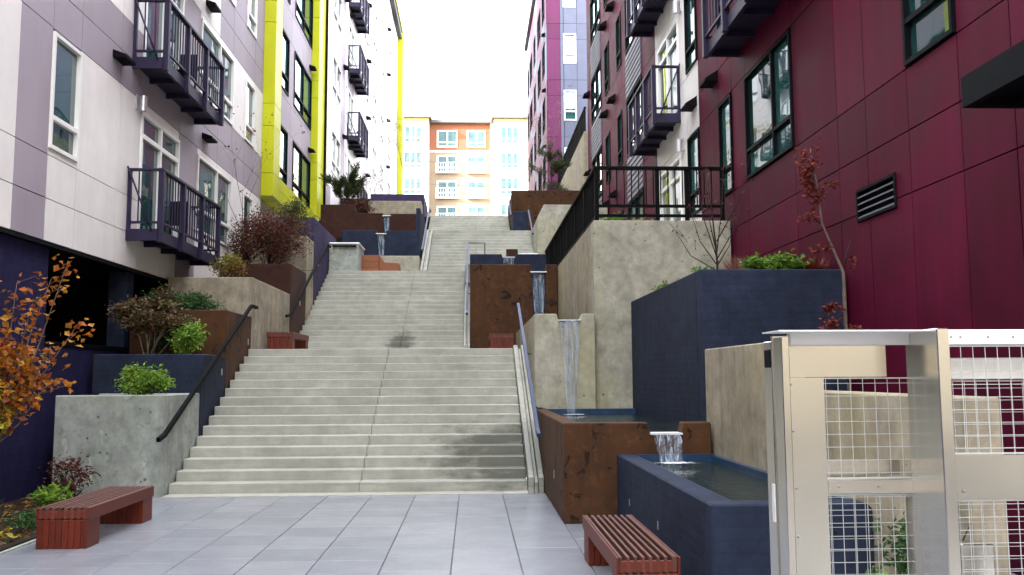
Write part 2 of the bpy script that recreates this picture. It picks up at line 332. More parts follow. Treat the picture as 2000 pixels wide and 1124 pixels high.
def stems(base, top_c, rad, n, r0=.012, mat='bark', parent=None, name='stem'):
    ps = []
    for i in range(n):
        e = np.array(top_c)+rng.normal(size=3)*np.array(rad)*.45; b = np.array(base)+np.array([rng.normal()*.04, rng.normal()*.04, 0]); m = (b*.55+e*.45)+rng.normal(size=3)*.05; m[2] = b[2]*.4+e[2]*.6
        ps.append([(*b, r0), (*m, r0*.7), (*e, r0*.25)])
    return tubes(name, ps, mat, parent, 5)
def shrub(name, label, c, rad, n, size, mat, base_z, group=None, stem_n=6, stem_mat='bark_dark', cs=.45, clumps=16, flat=.4, aspect=.5, extra=None, stem_r=.012):
    t = thing(name, label, 'shrub', (c[0], c[1], base_z), group)
    P = cloud(c, rad, n, clumps, cs); P[:, 2] = np.maximum(P[:, 2], base_z+.02)
    leaves('foliage', P, size, mat, t, flat, aspect)
    if extra: leaves('foliage', cloud((c[0]+extra[2][0], c[1]+extra[2][1], c[2]+extra[2][2]), rad, extra[1], clumps, cs), size, extra[0], t, flat, aspect)
    if stem_n: stems((c[0], c[1], base_z), c, rad, stem_n, stem_r, stem_mat, t)
    return t
def branchy(base, height, levels, spread, r0, lean=(0, 0), nb=4, trunk_frac=.45, up=.6, seed=1, wob=.05):
    rd = random.Random(seed); paths = []; tips = []
    def grow(p, d, L, r, lev):
        pts = [(*p, r)]; q = Vector(p); dd = Vector(d); n = 4
        for i in range(n):
            dd = (dd+Vector((rd.uniform(-1, 1), rd.uniform(-1, 1), rd.uniform(-.3, .6)))*wob*(1.6 if lev else 1)).normalized(); q = q+dd*L/n; pts.append((*q, r*(1-.6*(i+1)/n)))
        paths.append(pts)
        if lev >= levels: tips.append((q.copy(), dd.copy())); return
        k = nb if lev == 0 else rd.choice((2, 3, 3))
        for j in range(k):
            a = rd.uniform(0, 2*math.pi) if lev else 2*math.pi*j/k+rd.uniform(-.5, .5); s = pts[rd.choice((2, 3, 4))]
            nd = (dd*up+Vector((math.cos(a), math.sin(a), rd.uniform(-.1, .5)))*spread).normalized(); grow(s[:3], nd, L*rd.uniform(.5, .85), s[3]*.7, lev+1)
        tips.append((q.copy(), dd.copy()))
    grow(base, Vector((lean[0], lean[1], 1)).normalized(), height*trunk_frac, r0, 0)
    return paths, tips

# ------------------------------------------------------------------ ground and terrain
r_, t_ = .144, .304
ground = tag(boxes('ground', [(-60, 60, -40, 14.5, -.5, -.06)], 'asphalt'), kind='structure')
hill = tag(boxes('hillside', [(-60, -5.98, 14.5, 37, -.5, 2.0), (4.6, 60, 14.5, 37, -.5, 3.0), (-60, 60, 36.6, 130, -.5, 8.2)], 'soil'), kind='structure')
street = tag(boxes('street', [(-60, 60, 36.9, 130, 8.2, 8.28)], 'asphalt'), kind='structure')
bed = tag(boxes('planting_bed', [(-6.04, -4.42, 3, 12.64, -.06, .03)], 'soil'), kind='structure')
plaza = tag(boxes('plaza', [(-4.40, 4.45, -8, 12.58, -.06, -.012)], 'joint_sand'), kind='structure')
xs = [-4.38+.6*i for i in range(10)]
for i in range(9):
    x0, x1 = xs[i]+.004, xs[i+1]-.004; big = i >= 7
    step = 1.96 if big else .605; y = 12.575; y -= 0 if big else random.Random(i*3+1).choice((.0, .3, .15, .45))
    ys = [12.575] if not big else []
    while y > 1.5: ys.append(y); y -= step
    ys.append(y)
    ys = sorted(set(round(v, 3) for v in ys), reverse=True)
    for a, b in zip(ys, ys[1:]):
        if a-b < .05: continue
        dz = random.uniform(-.0015, .0015); box('paver', x0, x1, b+.0035, a-.0035, -.035, dz, 'paver', plaza, .003)
for i in range(6):                                        # wider slabs under the lower basins and the gate
    for j in range(9):
        x0 = 1.028+i*.57; box('paver', x0, x0+.562, 1.6+j*.94+.004, 2.54+j*.94-.004, -.035, -.003, 'paver', plaza, .003)
box('kerb', -4.5, -4.395, 3, 12.6, -.05, .012, 'concrete_grey', bed, .008)

# ------------------------------------------------------------------ stairs
def flight(label, x0, x1, y0, z0, n, r, t, split, back):
    s = tag(boxes('stair_flight', [(x0+.05, x1-.05, y0+.4, y0+(n-1)*t+back, z0-.4, z0+.05)], 'stair'), kind='structure')
    for k in range(n):
        last = k == n-1; ya, yb = y0+k*t, y0+(k+1)*t+.05 if not last else y0+k*t+back
        zt = z0+(k+1)*r; cuts = [x0]+split+[x1]
        for a, b in zip(cuts, cuts[1:]):
            j = random.Random(k*7+int(a*10)).uniform(-.004, .004)
            box('step', a+.002, b-.002, ya+j, yb, zt-r-.03, zt, 'stair', s, .009)
    return s
Y1 = 12.89; Z1 = 15*r_; T1 = Y1+14*t_                     # first landing edge (17.15, 2.16)
Y2, r2, t2 = 21.2, .1525, .323; Z2 = Z1+17*r2; T2 = Y2+16*t2     # second landing edge (26.37, 4.75)
Y3 = 27.87; Z3 = Z2+14*r2; T3 = Y3+13*t2                   # (32.07, 6.89)
Y4 = 33.9; Z4 = Z3+9*r2; T4 = Y4+8*t2
box('step', -4.25, .79, 12.585, 12.9, -.05, .006, 'stair', flight('lower flight', -4.255, .79, Y1, 0, 15, r_, t_, [-1.6], 4.1), .003)
flight('second flight', -4.255, -.21, Y2, Z1, 17, r2, t2, [-1.72], 1.55)
flight('third flight', -1.42, 2.11, Y3, Z2, 14, r2, t2, [.15], 1.85)
flight('top flight', -1.72, 1.5, Y4, Z3, 9, r2, t2, [.15], 3.4)
tag(box('landing', -.2, 2.08, 24.76, 27.86, Z2-.5, Z2-.004, 'stair'), kind='structure')
tag(box('landing', .79, 1.03, 17.15, 21.25, Z1-.6, Z1-.003, 'stair'), kind='structure')
tag(box('landing', -1.9, 3.0, 31.9, 33.9, Z3-.6, Z3-.004, 'stair'), kind='structure')

def cheek(x0, x1, y0, y1, z0, z1, label):
    c = thing('stair_cheek', label, 'kerb', ((x0+x1)/2, y0, z0)); w = (x1-x0)
    for a, b, h in ((0, .36, .07), (.40, .62, .0), (.66, 1, .07)):
        prism('kerb_strip', [(y0, z0-.05), (y0+.02, z0+.13+h), (y1, z1+.13+h), (y1+.12, z1+.13+h), (y1+.12, z1-.3), (y1-.1, z1-.6)], 'x', x0+w*a, x0+w*b, 'stair', c, .006)
cheek(.795, 1.012, 12.75, T1, 0, Z1-.14, 'pale triple-ribbed concrete kerb sloping up the right edge of the lowest flight')
cheek(-.205, -.055, Y2-.1, T2, Z1, Z2-.14, 'narrow ribbed concrete kerb beside the spotted rust wall')
cheek(-1.635, -1.425, Y3-.1, T3, Z2, Z3-.14, 'ribbed concrete kerb along the left edge of the third flight')

# ------------------------------------------------------------------ left building
XL = -5.95
def subtract(rects, o):
    out = []
    for (a, b, c, d) in rects:
        (e, f, g, h) = o
        if e >= b or f <= a or g >= d or h <= c: out.append((a, b, c, d)); continue
        if e > a: out.append((a, e, c, d))
        if f < b: out.append((f, b, c, d))
        a2, b2 = max(a, e), min(b, f)
        if g > c: out.append((a2, b2, c, g))
        if h < d: out.append((a2, b2, h, d))
    return [q for q in out if q[1]-q[0] > .04 and q[3]-q[2] > .04]
def facade(parent, X, side, ys, zs, colf, ops, gap=.007, name='panel'):
    n = 0
    for a, b in zip(ys, ys[1:]):
        for c, d in zip(zs, zs[1:]):
            m = colf((a+b)/2, (c+d)/2)
            if m is None: continue
            rs = [(a+gap, b-gap, c+gap, d-gap)]
            for o in ops: rs = subtract(rs, o)
            for q in rs: box(name, X-side*.03, X+side*random.uniform(-.0015, .0015), q[0], q[1], q[2], q[3], m, parent); n += 1
    return n
def window(parent, X, side, y0, y1, z0, z1, fm='white_frame', cols=(), sill=None, gm='glass', fw=.055, name='window', proud=.03):
    """frame with mullions, one pane per light; cols are fractions of mullions, sill the height fraction of the transom"""
    xa, xb = X-side*.09, X+side*proud; bl = [(xa, xb, y0, y0+fw, z0, z1), (xa, xb, y1-fw, y1, z0, z1), (xa, xb, y0+fw, y1-fw, z0, z0+fw), (xa, xb, y0+fw, y1-fw, z1-fw, z1)]
    ce = [y0+fw]+[y0+(y1-y0)*c for c in cols]+[y1-fw]; panes = []
    for i in range(len(ce)-1):
        a = ce[i]+(fw*.5 if i else 0); b = ce[i+1]-(fw*.5 if i < len(ce)-2 else 0)
        if i: bl.append((xa, xb-side*.004, ce[i]-fw*.5, ce[i]+fw*.5, z0+fw, z1-fw))
        sl = sill[i] if isinstance(sill, (list, tuple)) else sill
        if sl:
            zz = z0+(z1-z0)*sl; bl.append((xa, xb-side*.006, a, b, zz-fw*.6, zz+fw*.6)); panes += [(a, b, z0+fw, zz-fw*.6), (a, b, zz+fw*.6, z1-fw)]
        else: panes.append((a, b, z0+fw, z1-fw))
    w = boxes(name, bl, fm, parent)
    for (a, b, c, d) in panes: box('pane', X-side*.05, X-side*.035, a, b, c, d, gm, w)
    return w
def hood(parent, X, side, y, z, w=.5, d=.3, h=.16):
    w *= .75; d *= .72; h *= .8
    xo = X+side*d; return prism('vent_hood', [(X, z), (xo, z), (xo, z+.05), (X, z+h)], 'y', y-w/2, y+w/2, 'hood_dark', parent, 0)
def lamp(parent, X, side, y, z):
    o = box('wall_lamp', X, X+side*.03, y-.09, y+.09, z-.13, z+.13, 'lamp_metal', parent, .004)
    V, F = tubedata([[(X+side*.11, y, z-.15, .06), (X+side*.11, y, z+.12, .06)]], 14); mesh('lamp_tube', V, F, 'lamp_metal', o, smooth=False); return o
def balcony(parent, X, side, y0, y1, zb, depth=.55, nb=(7, 7, 7), mat='balcony_purple', endn=2):
    xo = X+side*depth; b = boxes('balcony', [(X, xo, y0, y0+.06, zb, zb+.2), (X, xo, y1-.06, y1, zb, zb+.2), (xo-side*.06, xo, y0+.06, y1-.06, zb, zb+.2), (X, xo-side*.06, y0+.06, y1-.06, zb+.1, zb+.15)]
               + [(X, xo-side*.06, y0+(y1-y0)*f-.03, y0+(y1-y0)*f+.03, zb+.01, zb+.098) for f in (.25, .5, .75)], mat, parent)
    zt = zb+1.27; k = len(nb); pe = [y0+.045+(y1-y0-.09)*i/k for i in range(k+1)]; xr = xo+side*.02
    for p in pe: box('post', xr-.045, xr+.045, p-.045, p+.045, zb-.03, zt-.05, mat, b, .004)
    box('post', X+side*.03-.03, X+side*.03+.03, y0+.01, y0+.07, zb+.2, zt-.05, mat, b)
    box('top_rail', xr-.05, xr+.05, y0-.01, y1+.01, zt-.05, zt, mat, b, .005)
    for yy in (y0+.04, y1-.04): box('top_rail', X+side*.005, xr-side*.05, yy-.04, yy+.04, zt-.048, zt-.004, mat, b, .005)
    box('bottom_rail', xr-.02, xr+.02, y0+.09, y1-.09, zb+.30, zb+.34, mat, b)
    for yy in (y0+.045, y1-.045): box('bottom_rail', X+side*.06, xr-side*.045, yy-.02, yy+.02, zb+.30, zb+.34, mat, b)
    for i, n in enumerate(nb):
        for j in range(n):
            yy = pe[i]+(pe[i+1]-pe[i])*(j+1)/(n+1); box('baluster', xr-.01, xr+.01, yy-.01, yy+.01, zb+.34, zt-.05, mat, b)
    for yy in (y0+.045, y1-.045):
        for j in range(endn):
            xx = X+side*depth*(j+1)/(endn+1); box('baluster', xx-.01, xx+.01, yy-.01, yy+.01, zb+.34, zt-.05, mat, b)
    tubes('brace_rod', [[(X+side*.01, y0-.03, zt+.02, .016), (xo-side*.1, y0-.03, zb+.16, .016)]], mat, b, 8)
    tubes('brace_rod', [[(X+side*.01, y1+.03, zt+.02, .016), (xo-side*.1, y1+.03, zb+.16, .016)]], mat, b, 8)
    return b

LB = thing('apartment_building', 'white and mauve panelled apartment building on the left with purple balconies', 'building', (-12, 14, 0))
box('wall', -26, XL-.12, -2.4, 25.0, 3.5, 22.0, 'backing', LB)
box('roof', -26.2, XL+.25, -2.6, 25.02, 22.0, 22.3, 'roof', LB)
boxes('soffit', [(-6.6, XL-.002, -2.4, 25.0, 3.48, 3.53)], 'dark_frame', LB)
boxes('base_wall', [(-26, -6.05, -2.4, 12.9, -.3, 3.48), (-26, -6.05, 12.9, 18.2, -.3, 2.12), (-6.35, -6.05, 18.6, 25, -.3, 3.48), (-26, -9, 12.9, 25, 2.12, 3.48)], 'navy_wall', LB)
boxes('column', [(-6.36, -6.06, 15.8, 16.15, 2.12, 3.48)], 'navy', LB)
boxes('garage_void', [(-8.99, -8.9, 12.92, 18.6, 2.12, 3.47), (-8.9, -6.4, 18.3, 18.6, 2.12, 3.47)], 'dark_void', LB)
boxes('opening_sill', [(-6.2, -6.03, 12.9, 18.2, 2.10, 2.16)], 'dark_frame', LB)
fl = 3.05
zsL = [3.54]; 
for k in range(5): zsL += [4.14+fl*k, 4.76+fl*k, 6.60+fl*k]
ysL = [6.6, 7.9, 9.2, 10.4, 11.63, 12.52, 13.43, 14.95, 15.9, 17.98, 19.18, 20.66, 21.85, 23.05, 24.0, 24.98]
opsL = []; wl = []
for k in range(4):
    dz = fl*k
    for w in ((12.52, 13.42, 4.86+dz, 6.55+dz, (), .27), (15.9, 17.97, 4.2+dz, 6.42+dz, (.5,), None), (19.2, 21.85, 4.78+dz, 6.45+dz, (.56,), .3), (23.05, 24.0, 4.78+dz, 6.42+dz, (), .27)):
        if k == 0 and False: continue
        wl.append((w, k)); opsL.append((w[0]-.004, w[1]+.004, w[2]-.004, w[3]+.004))
    opsL.append((10.0, 10.9, 4.86+dz, 6.55+dz)); wl.append(((10.0, 10.9, 4.86+dz, 6.55+dz, (), .27), k))
def colL(y, z):
    k = (z-3.54)/fl; f = k-int(k); k = int(k); spand = f < .41
    if k == 0:
        return 'panel_mauve' if (11.63 < y < 12.52 or 17.98 < y < 19.18) else 'panel_light'
    if spand: return 'panel_mauve' if ((k == 1 and y > 11.6) or (k == 2 and y > 21) or (k == 3 and y < 20)) else 'panel_light'
    return 'panel_mauve' if ((17.98 < y < 19.18) or (k >= 1 and 11.63 < y < 12.52) or (k == 2 and y > 21.8)) else 'panel_light'
facade(LB, XL, 1, ysL, zsL, colL, opsL)
box('side_wall', -26, XL-.002, -2.4, 6.58, 3.54, 21.99, 'panel_light', LB)
boxes('parapet', [(-6.1, XL-.003, 6.6, 24.98, 18.81, 21.99)], 'panel_light', LB)
for w, k in wl:
    y0, y1, z0, z1, cols, s = w
    if y1-y0 > 1.9 and y0 < 16:                           # balcony doors with a transom light
        window(LB, XL, 1, y0, y1, z0, z1, cols=(.5,), sill=.8, name='balcony_door', fw=.07)
    else: window(LB, XL, 1, y0, y1, z0, z1, cols=cols, sill=s)
for k in range(3):
    balcony(LB, XL, 1, 15.4, 18.95, 3.98+fl*k); lamp(LB, XL, 1, 15.72, 6.5+fl*k)
    hood(LB, XL, 1, 14.8, 6.93+fl*k, .6); hood(LB, XL, 1, 19.7, 6.88+fl*k, .6)

def chair(label, x, y, z):
    t = thing('balcony_chair', label, 'chair', (x, y, z)); m = 'hood_dark'
    box('seat', x-.18, x+.18, y-.2, y+.2, z+.42, z+.46, m, t, .006); box('backrest', x-.18, x+.18, y+.17, y+.2, z+.46, z+.9, m, t, .006)
    for a in (-.16, .13):
        for b in (-.19, .16): box('leg', x+a, x+a+.03, y+b, y+b+.03, z, z+.42, m, t)
chair('dark chair on the lowest purple balcony at left', -5.68, 17.1, 4.13); chair('dark chair on the upper purple balcony at left', -5.68, 17.4, 4.13+fl)
# yellow framed bay
BB = thing('apartment_building', 'mauve walled bay of tall windows held inside the bright yellow frame', 'building', (-12, 29, 6.7))
def bay():
    zs = [6.72, 7.38, 8.75, 9.4, 11.8, 12.45, 14.85, 15.5, 17.9, 21.9]; xo = -5.62
    t = boxes('yellow_frame', [(-6.32, -6.0, 25.02, 25.84, 6.74, 21.9), (-6.32, -6.0, 32.06, 33.33, 6.74, 21.9)], 'panel_yellow', BB)
    for (ya, yb) in ((25.0, 25.85), (32.05, 33.35)):
        for a, b in zip(zs, zs[1:]): box('panel', -6.3, xo, ya+.002, yb-.002, a+.006, b-.006, 'panel_yellow', t, .004)
    for a, b in zip((25.86, 28.0, 30.0), (28.0, 30.0, 32.04)): box('panel', -6.3, xo-.002, a+.004, b-.004, 6.72, 7.05, 'panel_yellow', t, .004); box('panel', -6.3, xo-.004, a+.004, b-.004, 7.06, 7.42, 'panel_yellow', t, .004)
    return t
bay()
box('wall', -26, -6.0, 25.02, 33.35, 6.75, 22.0, 'backing', BB)
boxes('lower_wall', [(-26, -6.06, 25.02, 33.35, 2, 6.7)], 'panel_light', BB)
ops = []
for k in range(5):
    z0 = 7.5+fl*k
    for y0, y1 in ((26.3, 28.0), (28.9, 31.95)): ops.append((y0, y1, z0, z0+1.85))
facade(BB, -5.88, 1, [25.86, 27.1, 28.45, 30.4, 32.04], [7.43]+[v for k in range(5) for v in (9.42+fl*k, 9.42+fl*k+.95)], lambda y, z: 'panel_mauve', ops)
for k in range(5):
    z0 = 7.5+fl*k; window(BB, -5.88, 1, 26.3, 28.0, z0, z0+1.85, 'dark_frame', (), .27); window(BB, -5.88, 1, 28.9, 31.95, z0, z0+1.85, 'dark_frame', (.5,), .27); hood(BB, -5.88, 1, 31.7, z0+2.2, .5)

# far section of the left row
FB = thing('apartment_building', 'far white panelled building on the left with small blue balconies and yellow edge', 'building', (-12, 49, 8))
XF = -5.5
box('wall', -26, XF-.12, 33.36, 65, 6, 26.6, 'backing', FB); box('roof', -26.2, XF+.3, 33.3, 65.6, 26.6, 26.9, 'roof', FB)
ys = [33.38, 34.3, 36.6, 37.9, 38.5, 40.6, 42.2, 44.0, 46.4, 48.2, 50.2, 52.4, 54.4, 57, 59, 61.5, 64.2]; zs = [6.0]+[v for k in range(6) for v in (8.95+fl*k, 9.55+fl*k, 11.4+fl*k)]; zs = [v for v in zs if v < 26.6]+[26.58]
ops = []; wf = []
for k in range(6):
    z0 = 9.65+fl*k
    for y0, y1, zz in ((34.3, 36.6, z0), (37.9, 38.45, z0), (38.7, 40.5, z0-.6), (44.0, 46.4, z0), (48.3, 50.2, z0), (52.4, 54.3, z0), (57, 59, z0), (61.5, 63, z0)):
        if zz+1.7 > 26.2: continue
        ops.append((y0, y1, zz, z0+1.65)); wf.append((y0, y1, zz, z0+1.65))
def colF(y, z):
    q = (int(y*1.3)*7+int(z/3.05)*5) % 11
    return 'panel_mauve' if (36.6 < y < 37.9 or (52 < y < 54.4 and 16 < z < 19) or (57 < y < 59 and 15 < z < 17) or q == 3) else 'panel_light'
facade(FB, XF, 1, ys, zs, colF, ops)
for y0, y1, z0, z1 in wf: window(FB, XF, 1, y0, y1, z0, z1, cols=(.5,) if y1-y0 > 1 else (), sill=.28, gm='glass_far')
for k in range(4): balcony(FB, XF, 1, 38.6, 41.8, 8.95+fl*k, .5, (4, 4, 4)); 
for k in range(5):
    for y in (37.4, 39.2, 45.6, 56.5): hood(FB, XF, 1, y, 11.75+fl*k+(.0 if y < 40 else .2), .55, .32)
for k in range(6): box('yellow_trim', -6.0, XF+.38, 64.3, 65.4, 8.3+fl*k, 8.3+fl*(k+1)-.02 if k < 5 else 27.1, 'panel_yellow', FB, .004)
prism('yellow_trim', [(33.4, 27.1), (65.4, 27.1), (65.4, 27.7), (33.4, 27.7)], 'x', -6.0, XF+.38, 'panel_yellow', FB, 0)

# ------------------------------------------------------------------ right building
XR = 4.5
RB = thing('apartment_building', 'dark magenta panelled apartment building on the right with grey balconies', 'building', (10, 14, 0))
box('wall', XR+.12, 24, 2.6, 33.7, -.3, 18.6, 'backing', RB); box('roof', XR-.3, 24.2, 2.4, 33.9, 18.6, 18.9, 'roof', RB)
zsR = [-.05, 3.48]
for k in range(5): zsR += [4.13+fl*k, 4.78+fl*k, 6.54+fl*k]
zsR = [z for z in zsR if z < 18.5]+[18.58]
ysR = [2.62, 3.4, 4.6, 5.8, 7.01, 7.81, 8.78, 9.75, 10.53, 11.97, 14.1, 14.85, 15.65, 17.05, 17.97, 19.4, 21.05, 22.75, 25.05, 25.85, 26.65, 28.2, 29.1, 30.0, 32.45, 33.68]
ops = []; wr = []
for k in range(5):
    dz = fl*k
    for y0, y1, a, b, cols, s, fm, nm in ((11.99, 14.08, 4.8, 6.5, (.38,), .27, 'dark_frame', 'window'), (14.87, 15.63, 4.8, 6.5, (), .27, 'dark_frame', 'window'), (7.83, 8.76, 4.8, 6.5, (), .27, 'dark_frame', 'window'),
                                      (17.07, 17.95, 4.85, 6.5, (), .27, 'dark_frame', 'window'), (18.6, 20.7, 4.32, 6.35, (.5,), .8, 'white_frame', 'balcony_door'), (22.77, 25.03, 4.85, 6.5, (.5,), .3, 'dark_frame', 'window'),
                                      (25.87, 26.63, 4.9, 6.5, (), .27, 'dark_frame', 'window'), (28.22, 29.08, 4.9, 6.5, (), .27, 'dark_frame', 'window'), (30.02, 32.43, 4.85, 6.5, (.5,), .3, 'dark_frame', 'window'), (4.62, 5.78, 4.8, 6.5, (), .27, 'dark_frame', 'window')):
        if b+dz > 18.4: continue
        ops.append((y0, y1, a+dz, b+dz)); wr.append((y0, y1, a+dz, b+dz, cols, s, fm, nm))
ops.append((9.1, 10.06, 3.38, 3.77))
def siding(y, z):
    f = (z-3.49)/fl; f -= int(f); return z > 6.5 and (22.75 < y < 25.05 or 30 < y < 32.45) and f < .4
def colR(y, z):
    if siding(y, z): return None
    if 17.05 < y < 21.05: return 'panel_white'
    return 'panel_magenta'
facade(RB, XR, -1, ysR, zsR, colR, ops)
for y0, y1 in ((22.75, 25.05), (30.0, 32.45)):            # grey lap siding between the windows
    for k in range(1, 4):
        za, zb = 3.49+fl*k+.01, 4.78+fl*k-.01
        if zb > 18.4: continue
        n = 8
        for i in range(n):
            h = (zb-za)/n; z = za+h*i; prism('siding_board', [(XR-.035, z), (XR-.002, z), (XR-.018, z+h+.01), (XR-.03, z+h+.01)] if False else [(XR-.04, z), (XR, z), (XR, z+h-.004), (XR-.018, z+h-.004)], 'y', y0+.01, y1-.01, 'siding_grey', RB, 0)
for y0, y1, a, b, cols, s, fm, nm in wr: window(RB, XR, -1, y0, y1, a, b, fm, cols, s, name=nm, fw=.045 if fm == 'dark_frame' else .06)
balcony(RB, XR, -1, 18.55, 21.5, 7.05, .55, (5, 5, 5)); balcony(RB, XR, -1, 18.55, 21.5, 7.05+fl, .55, (5, 5, 5)); balcony(RB, XR, -1, 18.55, 21.5, 7.05+2*fl, .55, (5, 5, 5))
balcony(RB, XR, -1, 10.9, 14.4, 6.97, .55, (6, 6, 6)); balcony(RB, XR, -1, 10.9, 14.4, 6.97+fl, .55, (6, 6, 6))
for k in range(3): lamp(RB, XR, -1, 18.35, 6.5+fl*k)
for y, z in ((15.9, 7.0), (17.4, 7.0), (28.9, 10.25), (27.3, 10.25), (28.9, 13.3), (27.3, 13.3), (28.9, 7.2), (27.3, 7.2), (33.2, 12.3), (33.2, 9.25)): hood(RB, XR, -1, y, z, .6, .32, .25)
lv = boxes('louver', [(XR-.02, XR+.08, 9.1, 9.13, 3.39, 3.76), (XR-.02, XR+.08, 10.03, 10.06, 3.39, 3.76), (XR-.02, XR+.08, 9.13, 10.03, 3.73, 3.76), (XR-.02, XR+.08, 9.13, 10.03, 3.39, 3.42)], 'dark_frame', RB)
box('louver_back', XR+.07, XR+.08, 9.13, 10.03, 3.42, 3.73, 'dark_void', lv)
for i in range(4):
    z = 3.425+i*.078; prism('slat', [(XR-.015, z), (XR-.015, z+.012), (XR+.06, z+.055), (XR+.06, z+.043)], 'y', 9.13, 10.03, 'siding_grey', lv, 0)
cp = boxes('canopy', [(3.82, XR-.001, 3.0, 6.57, 3.76, 3.84), (3.80, 3.86, 3.0, 6.57, 3.68, 3.92), (3.86, XR-.001, 6.51, 6.57, 3.68, 3.92), (4.2, 4.26, 3, 6.5, 3.70, 3.757)], 'dark_frame', RB)
box('bracket', 4.38, 4.48, 6.3, 6.44, 3.2, 3.67, 'dark_frame', cp); box('bracket', 4.38, 4.48, 4.3, 4.44, 3.2, 3.67, 'dark_frame', cp)

# purple building beyond the gap
PB = thing('apartment_building', 'distant purple building with blue-grey end wall of white framed windows', 'building', (9, 53, 8))
XP, YP = 3.9, 45.0
box('wall', XP+.12, 22, YP+.12, 61, 6, 24.6, 'backing', PB); box('roof', XP-.2, 22, YP-.2, 61.2, 24.6, 24.9, 'roof', PB)
zs = [8]+[v for k in range(6) for v in (10.05+fl*k, 10.9+fl*k)]; zs = [z for z in zs if z < 24.5]+[24.55]
def face_y(parent, Y, xsr, zs, colf, ops):
    for a, b in zip(xsr, xsr[1:]):
        for c, d in zip(zs, zs[1:]):
            rs = [(a+.008, b-.008, c+.008, d-.008)]
            for o in ops: rs = subtract(rs, o)
            for q in rs: box('panel', q[0], q[1], Y, Y+.03, q[2], q[3], colf((a+b)/2), parent)
opf = []
for k in range(5):
    z0 = 11.78+fl*k-fl*0
    if z0+1.65 < 24.4: opf.append((4.78, 5.45, z0, z0+1.62))
face_y(PB, YP, [XP+.03, 4.62, 4.8, 5.5, 6.1, 7.6, 9.5, 12], zs, lambda x: 'panel_purple' if x < 4.62 else 'panel_bluegrey', opf)
for (a, b, c, d) in opf:
    w = boxes('window', [(a, a+.07, YP-.03, YP+.1, c, d), (b-.07, b, YP-.03, YP+.1, c, d), (a+.07, b-.07, YP-.03, YP+.1, c, c+.07), (a+.07, b-.07, YP-.03, YP+.1, d-.07, d), (a+.07, b-.07, YP-.025, YP+.1, c+.45, c+.53)], 'white_frame', PB)
    box('pane', a+.07, b-.07, YP+.04, YP+.05, c+.07, c+.45, 'glass', w); box('pane', a+.07, b-.07, YP+.04, YP+.05, c+.53, d-.07, 'glass', w)
ops = []
for k in range(5):
    for y0, y1 in ((46.2, 47.6), (49, 51), (53, 54.2), (56, 58), (59.2, 60.2)):
        z0 = 11.7+fl*k
        if z0+1.7 < 24.4: ops.append((y0, y1, z0, z0+1.7))
facade(PB, XP, -1, [YP+.03, 46.2, 48.2, 50, 52, 54, 56, 58, 60.98], zs, lambda y, z: 'panel_purple' if (int(y)+int(z/3)) % 3 else 'panel_bluegrey', ops)
for o in ops: window(PB, XP, -1, o[0], o[1], o[2], o[3], 'dark_frame', (.5,) if o[1]-o[0] > 1.5 else (), .28, 'glass_far')
for k in range(5): hood(PB, XP, -1, 46.0, 10.6+fl*k, .5, .25)

# unseen block added behind the viewpoint to cut low sky light and warm reflections
SB = thing('apartment_building', 'unseen tan block added across the street to cut low sky light and warm reflections', 'building', (0, -34, 0))
box('wall', -40, 34, -46, -26, -.3, 22.5, 'added_block', SB); box('roof', -40.3, 34.3, -46, -25.7, 22.5, 22.8, 'roof', SB)
for i in range(12):
    for k in range(7):
        x = -34+i*5.4; w = boxes('window', [(x, x+.1, -26.05, -25.94, 1+k*3.1, 2.9+k*3.1), (x+1.9, x+2, -26.05, -25.94, 1+k*3.1, 2.9+k*3.1), (x+.1, x+1.9, -26.05, -25.94, 2.8+k*3.1, 2.9+k*3.1), (x+.1, x+1.9, -26.05, -25.94, 1+k*3.1, 1.1+k*3.1)], 'white_frame', SB)
        box('pane', x+.1, x+1.9, -26.0, -25.98, 1.1+k*3.1, 2.8+k*3.1, 'glass_far', w)

# far block across the street
QB = thing('apartment_building', 'sunlit cream and tan apartment block closing the view above the stairs', 'building', (-1, 100, 8))
YQ = 96.0
def fwin(x0, x1, z0, z1, Y, n, sill=True, bal=False):
    fw = .14; bl = [(x0, x0+fw, Y-.08, Y+.1, z0, z1), (x1-fw, x1, Y-.08, Y+.1, z0, z1), (x0+fw, x1-fw, Y-.08, Y+.1, z0, z0+fw), (x0+fw, x1-fw, Y-.08, Y+.1, z1-fw, z1)]; pn = []
    for i in range(n):
        a = x0+fw+(x1-x0-2*fw)*i/n; b = x0+fw+(x1-x0-2*fw)*(i+1)/n
        if i: bl.append((a-.07, a+.07, Y-.07, Y+.1, z0+fw, z1-fw))
        zm = z0+(z1-z0)*.3; bl.append((a+.07, b-.07, Y-.06, Y+.1, zm-.07, zm+.07)); pn += [(a+.07, b-.07, z0+fw, zm-.07), (a+.07, b-.07, zm+.07, z1-fw)]
    w = boxes('window', bl, 'white_frame', QB)
    for (a, b, c, d) in pn: box('pane', a, b, Y-.035, Y-.015, c, d, 'far_pane', w)
    if bal:
        boxes('juliet_rail', [(x0-.1, x1+.1, Y-.45, Y-.41, z0+1.0, z0+1.06), (x0-.1, x1+.1, Y-.45, Y-.1, z0-.1, z0)]+[(x0-.1+(x1-x0+.2)*i/9-.02, x0-.1+(x1-x0+.2)*i/9+.02, Y-.44, Y-.42, z0, z0+1.0) for i in range(10)], 'white_frame', w)
box('wall', -16, 14, YQ+.1, 112, 8, 29.0, 'far_tan', QB)
for z, h, m in ((26.3, 3.0, 'far_orange'),): box('upper_wall', -4.7, 2.5, YQ, YQ+.1, z, z+h, m, QB)
box('trim', -4.7, 2.5, YQ-.06, YQ+.09, 26.1, 26.3, 'white_frame', QB)
box('lower_wall', -4.7, 2.5, YQ+.02, YQ+.1, 8, 26.1, 'far_tan', QB)
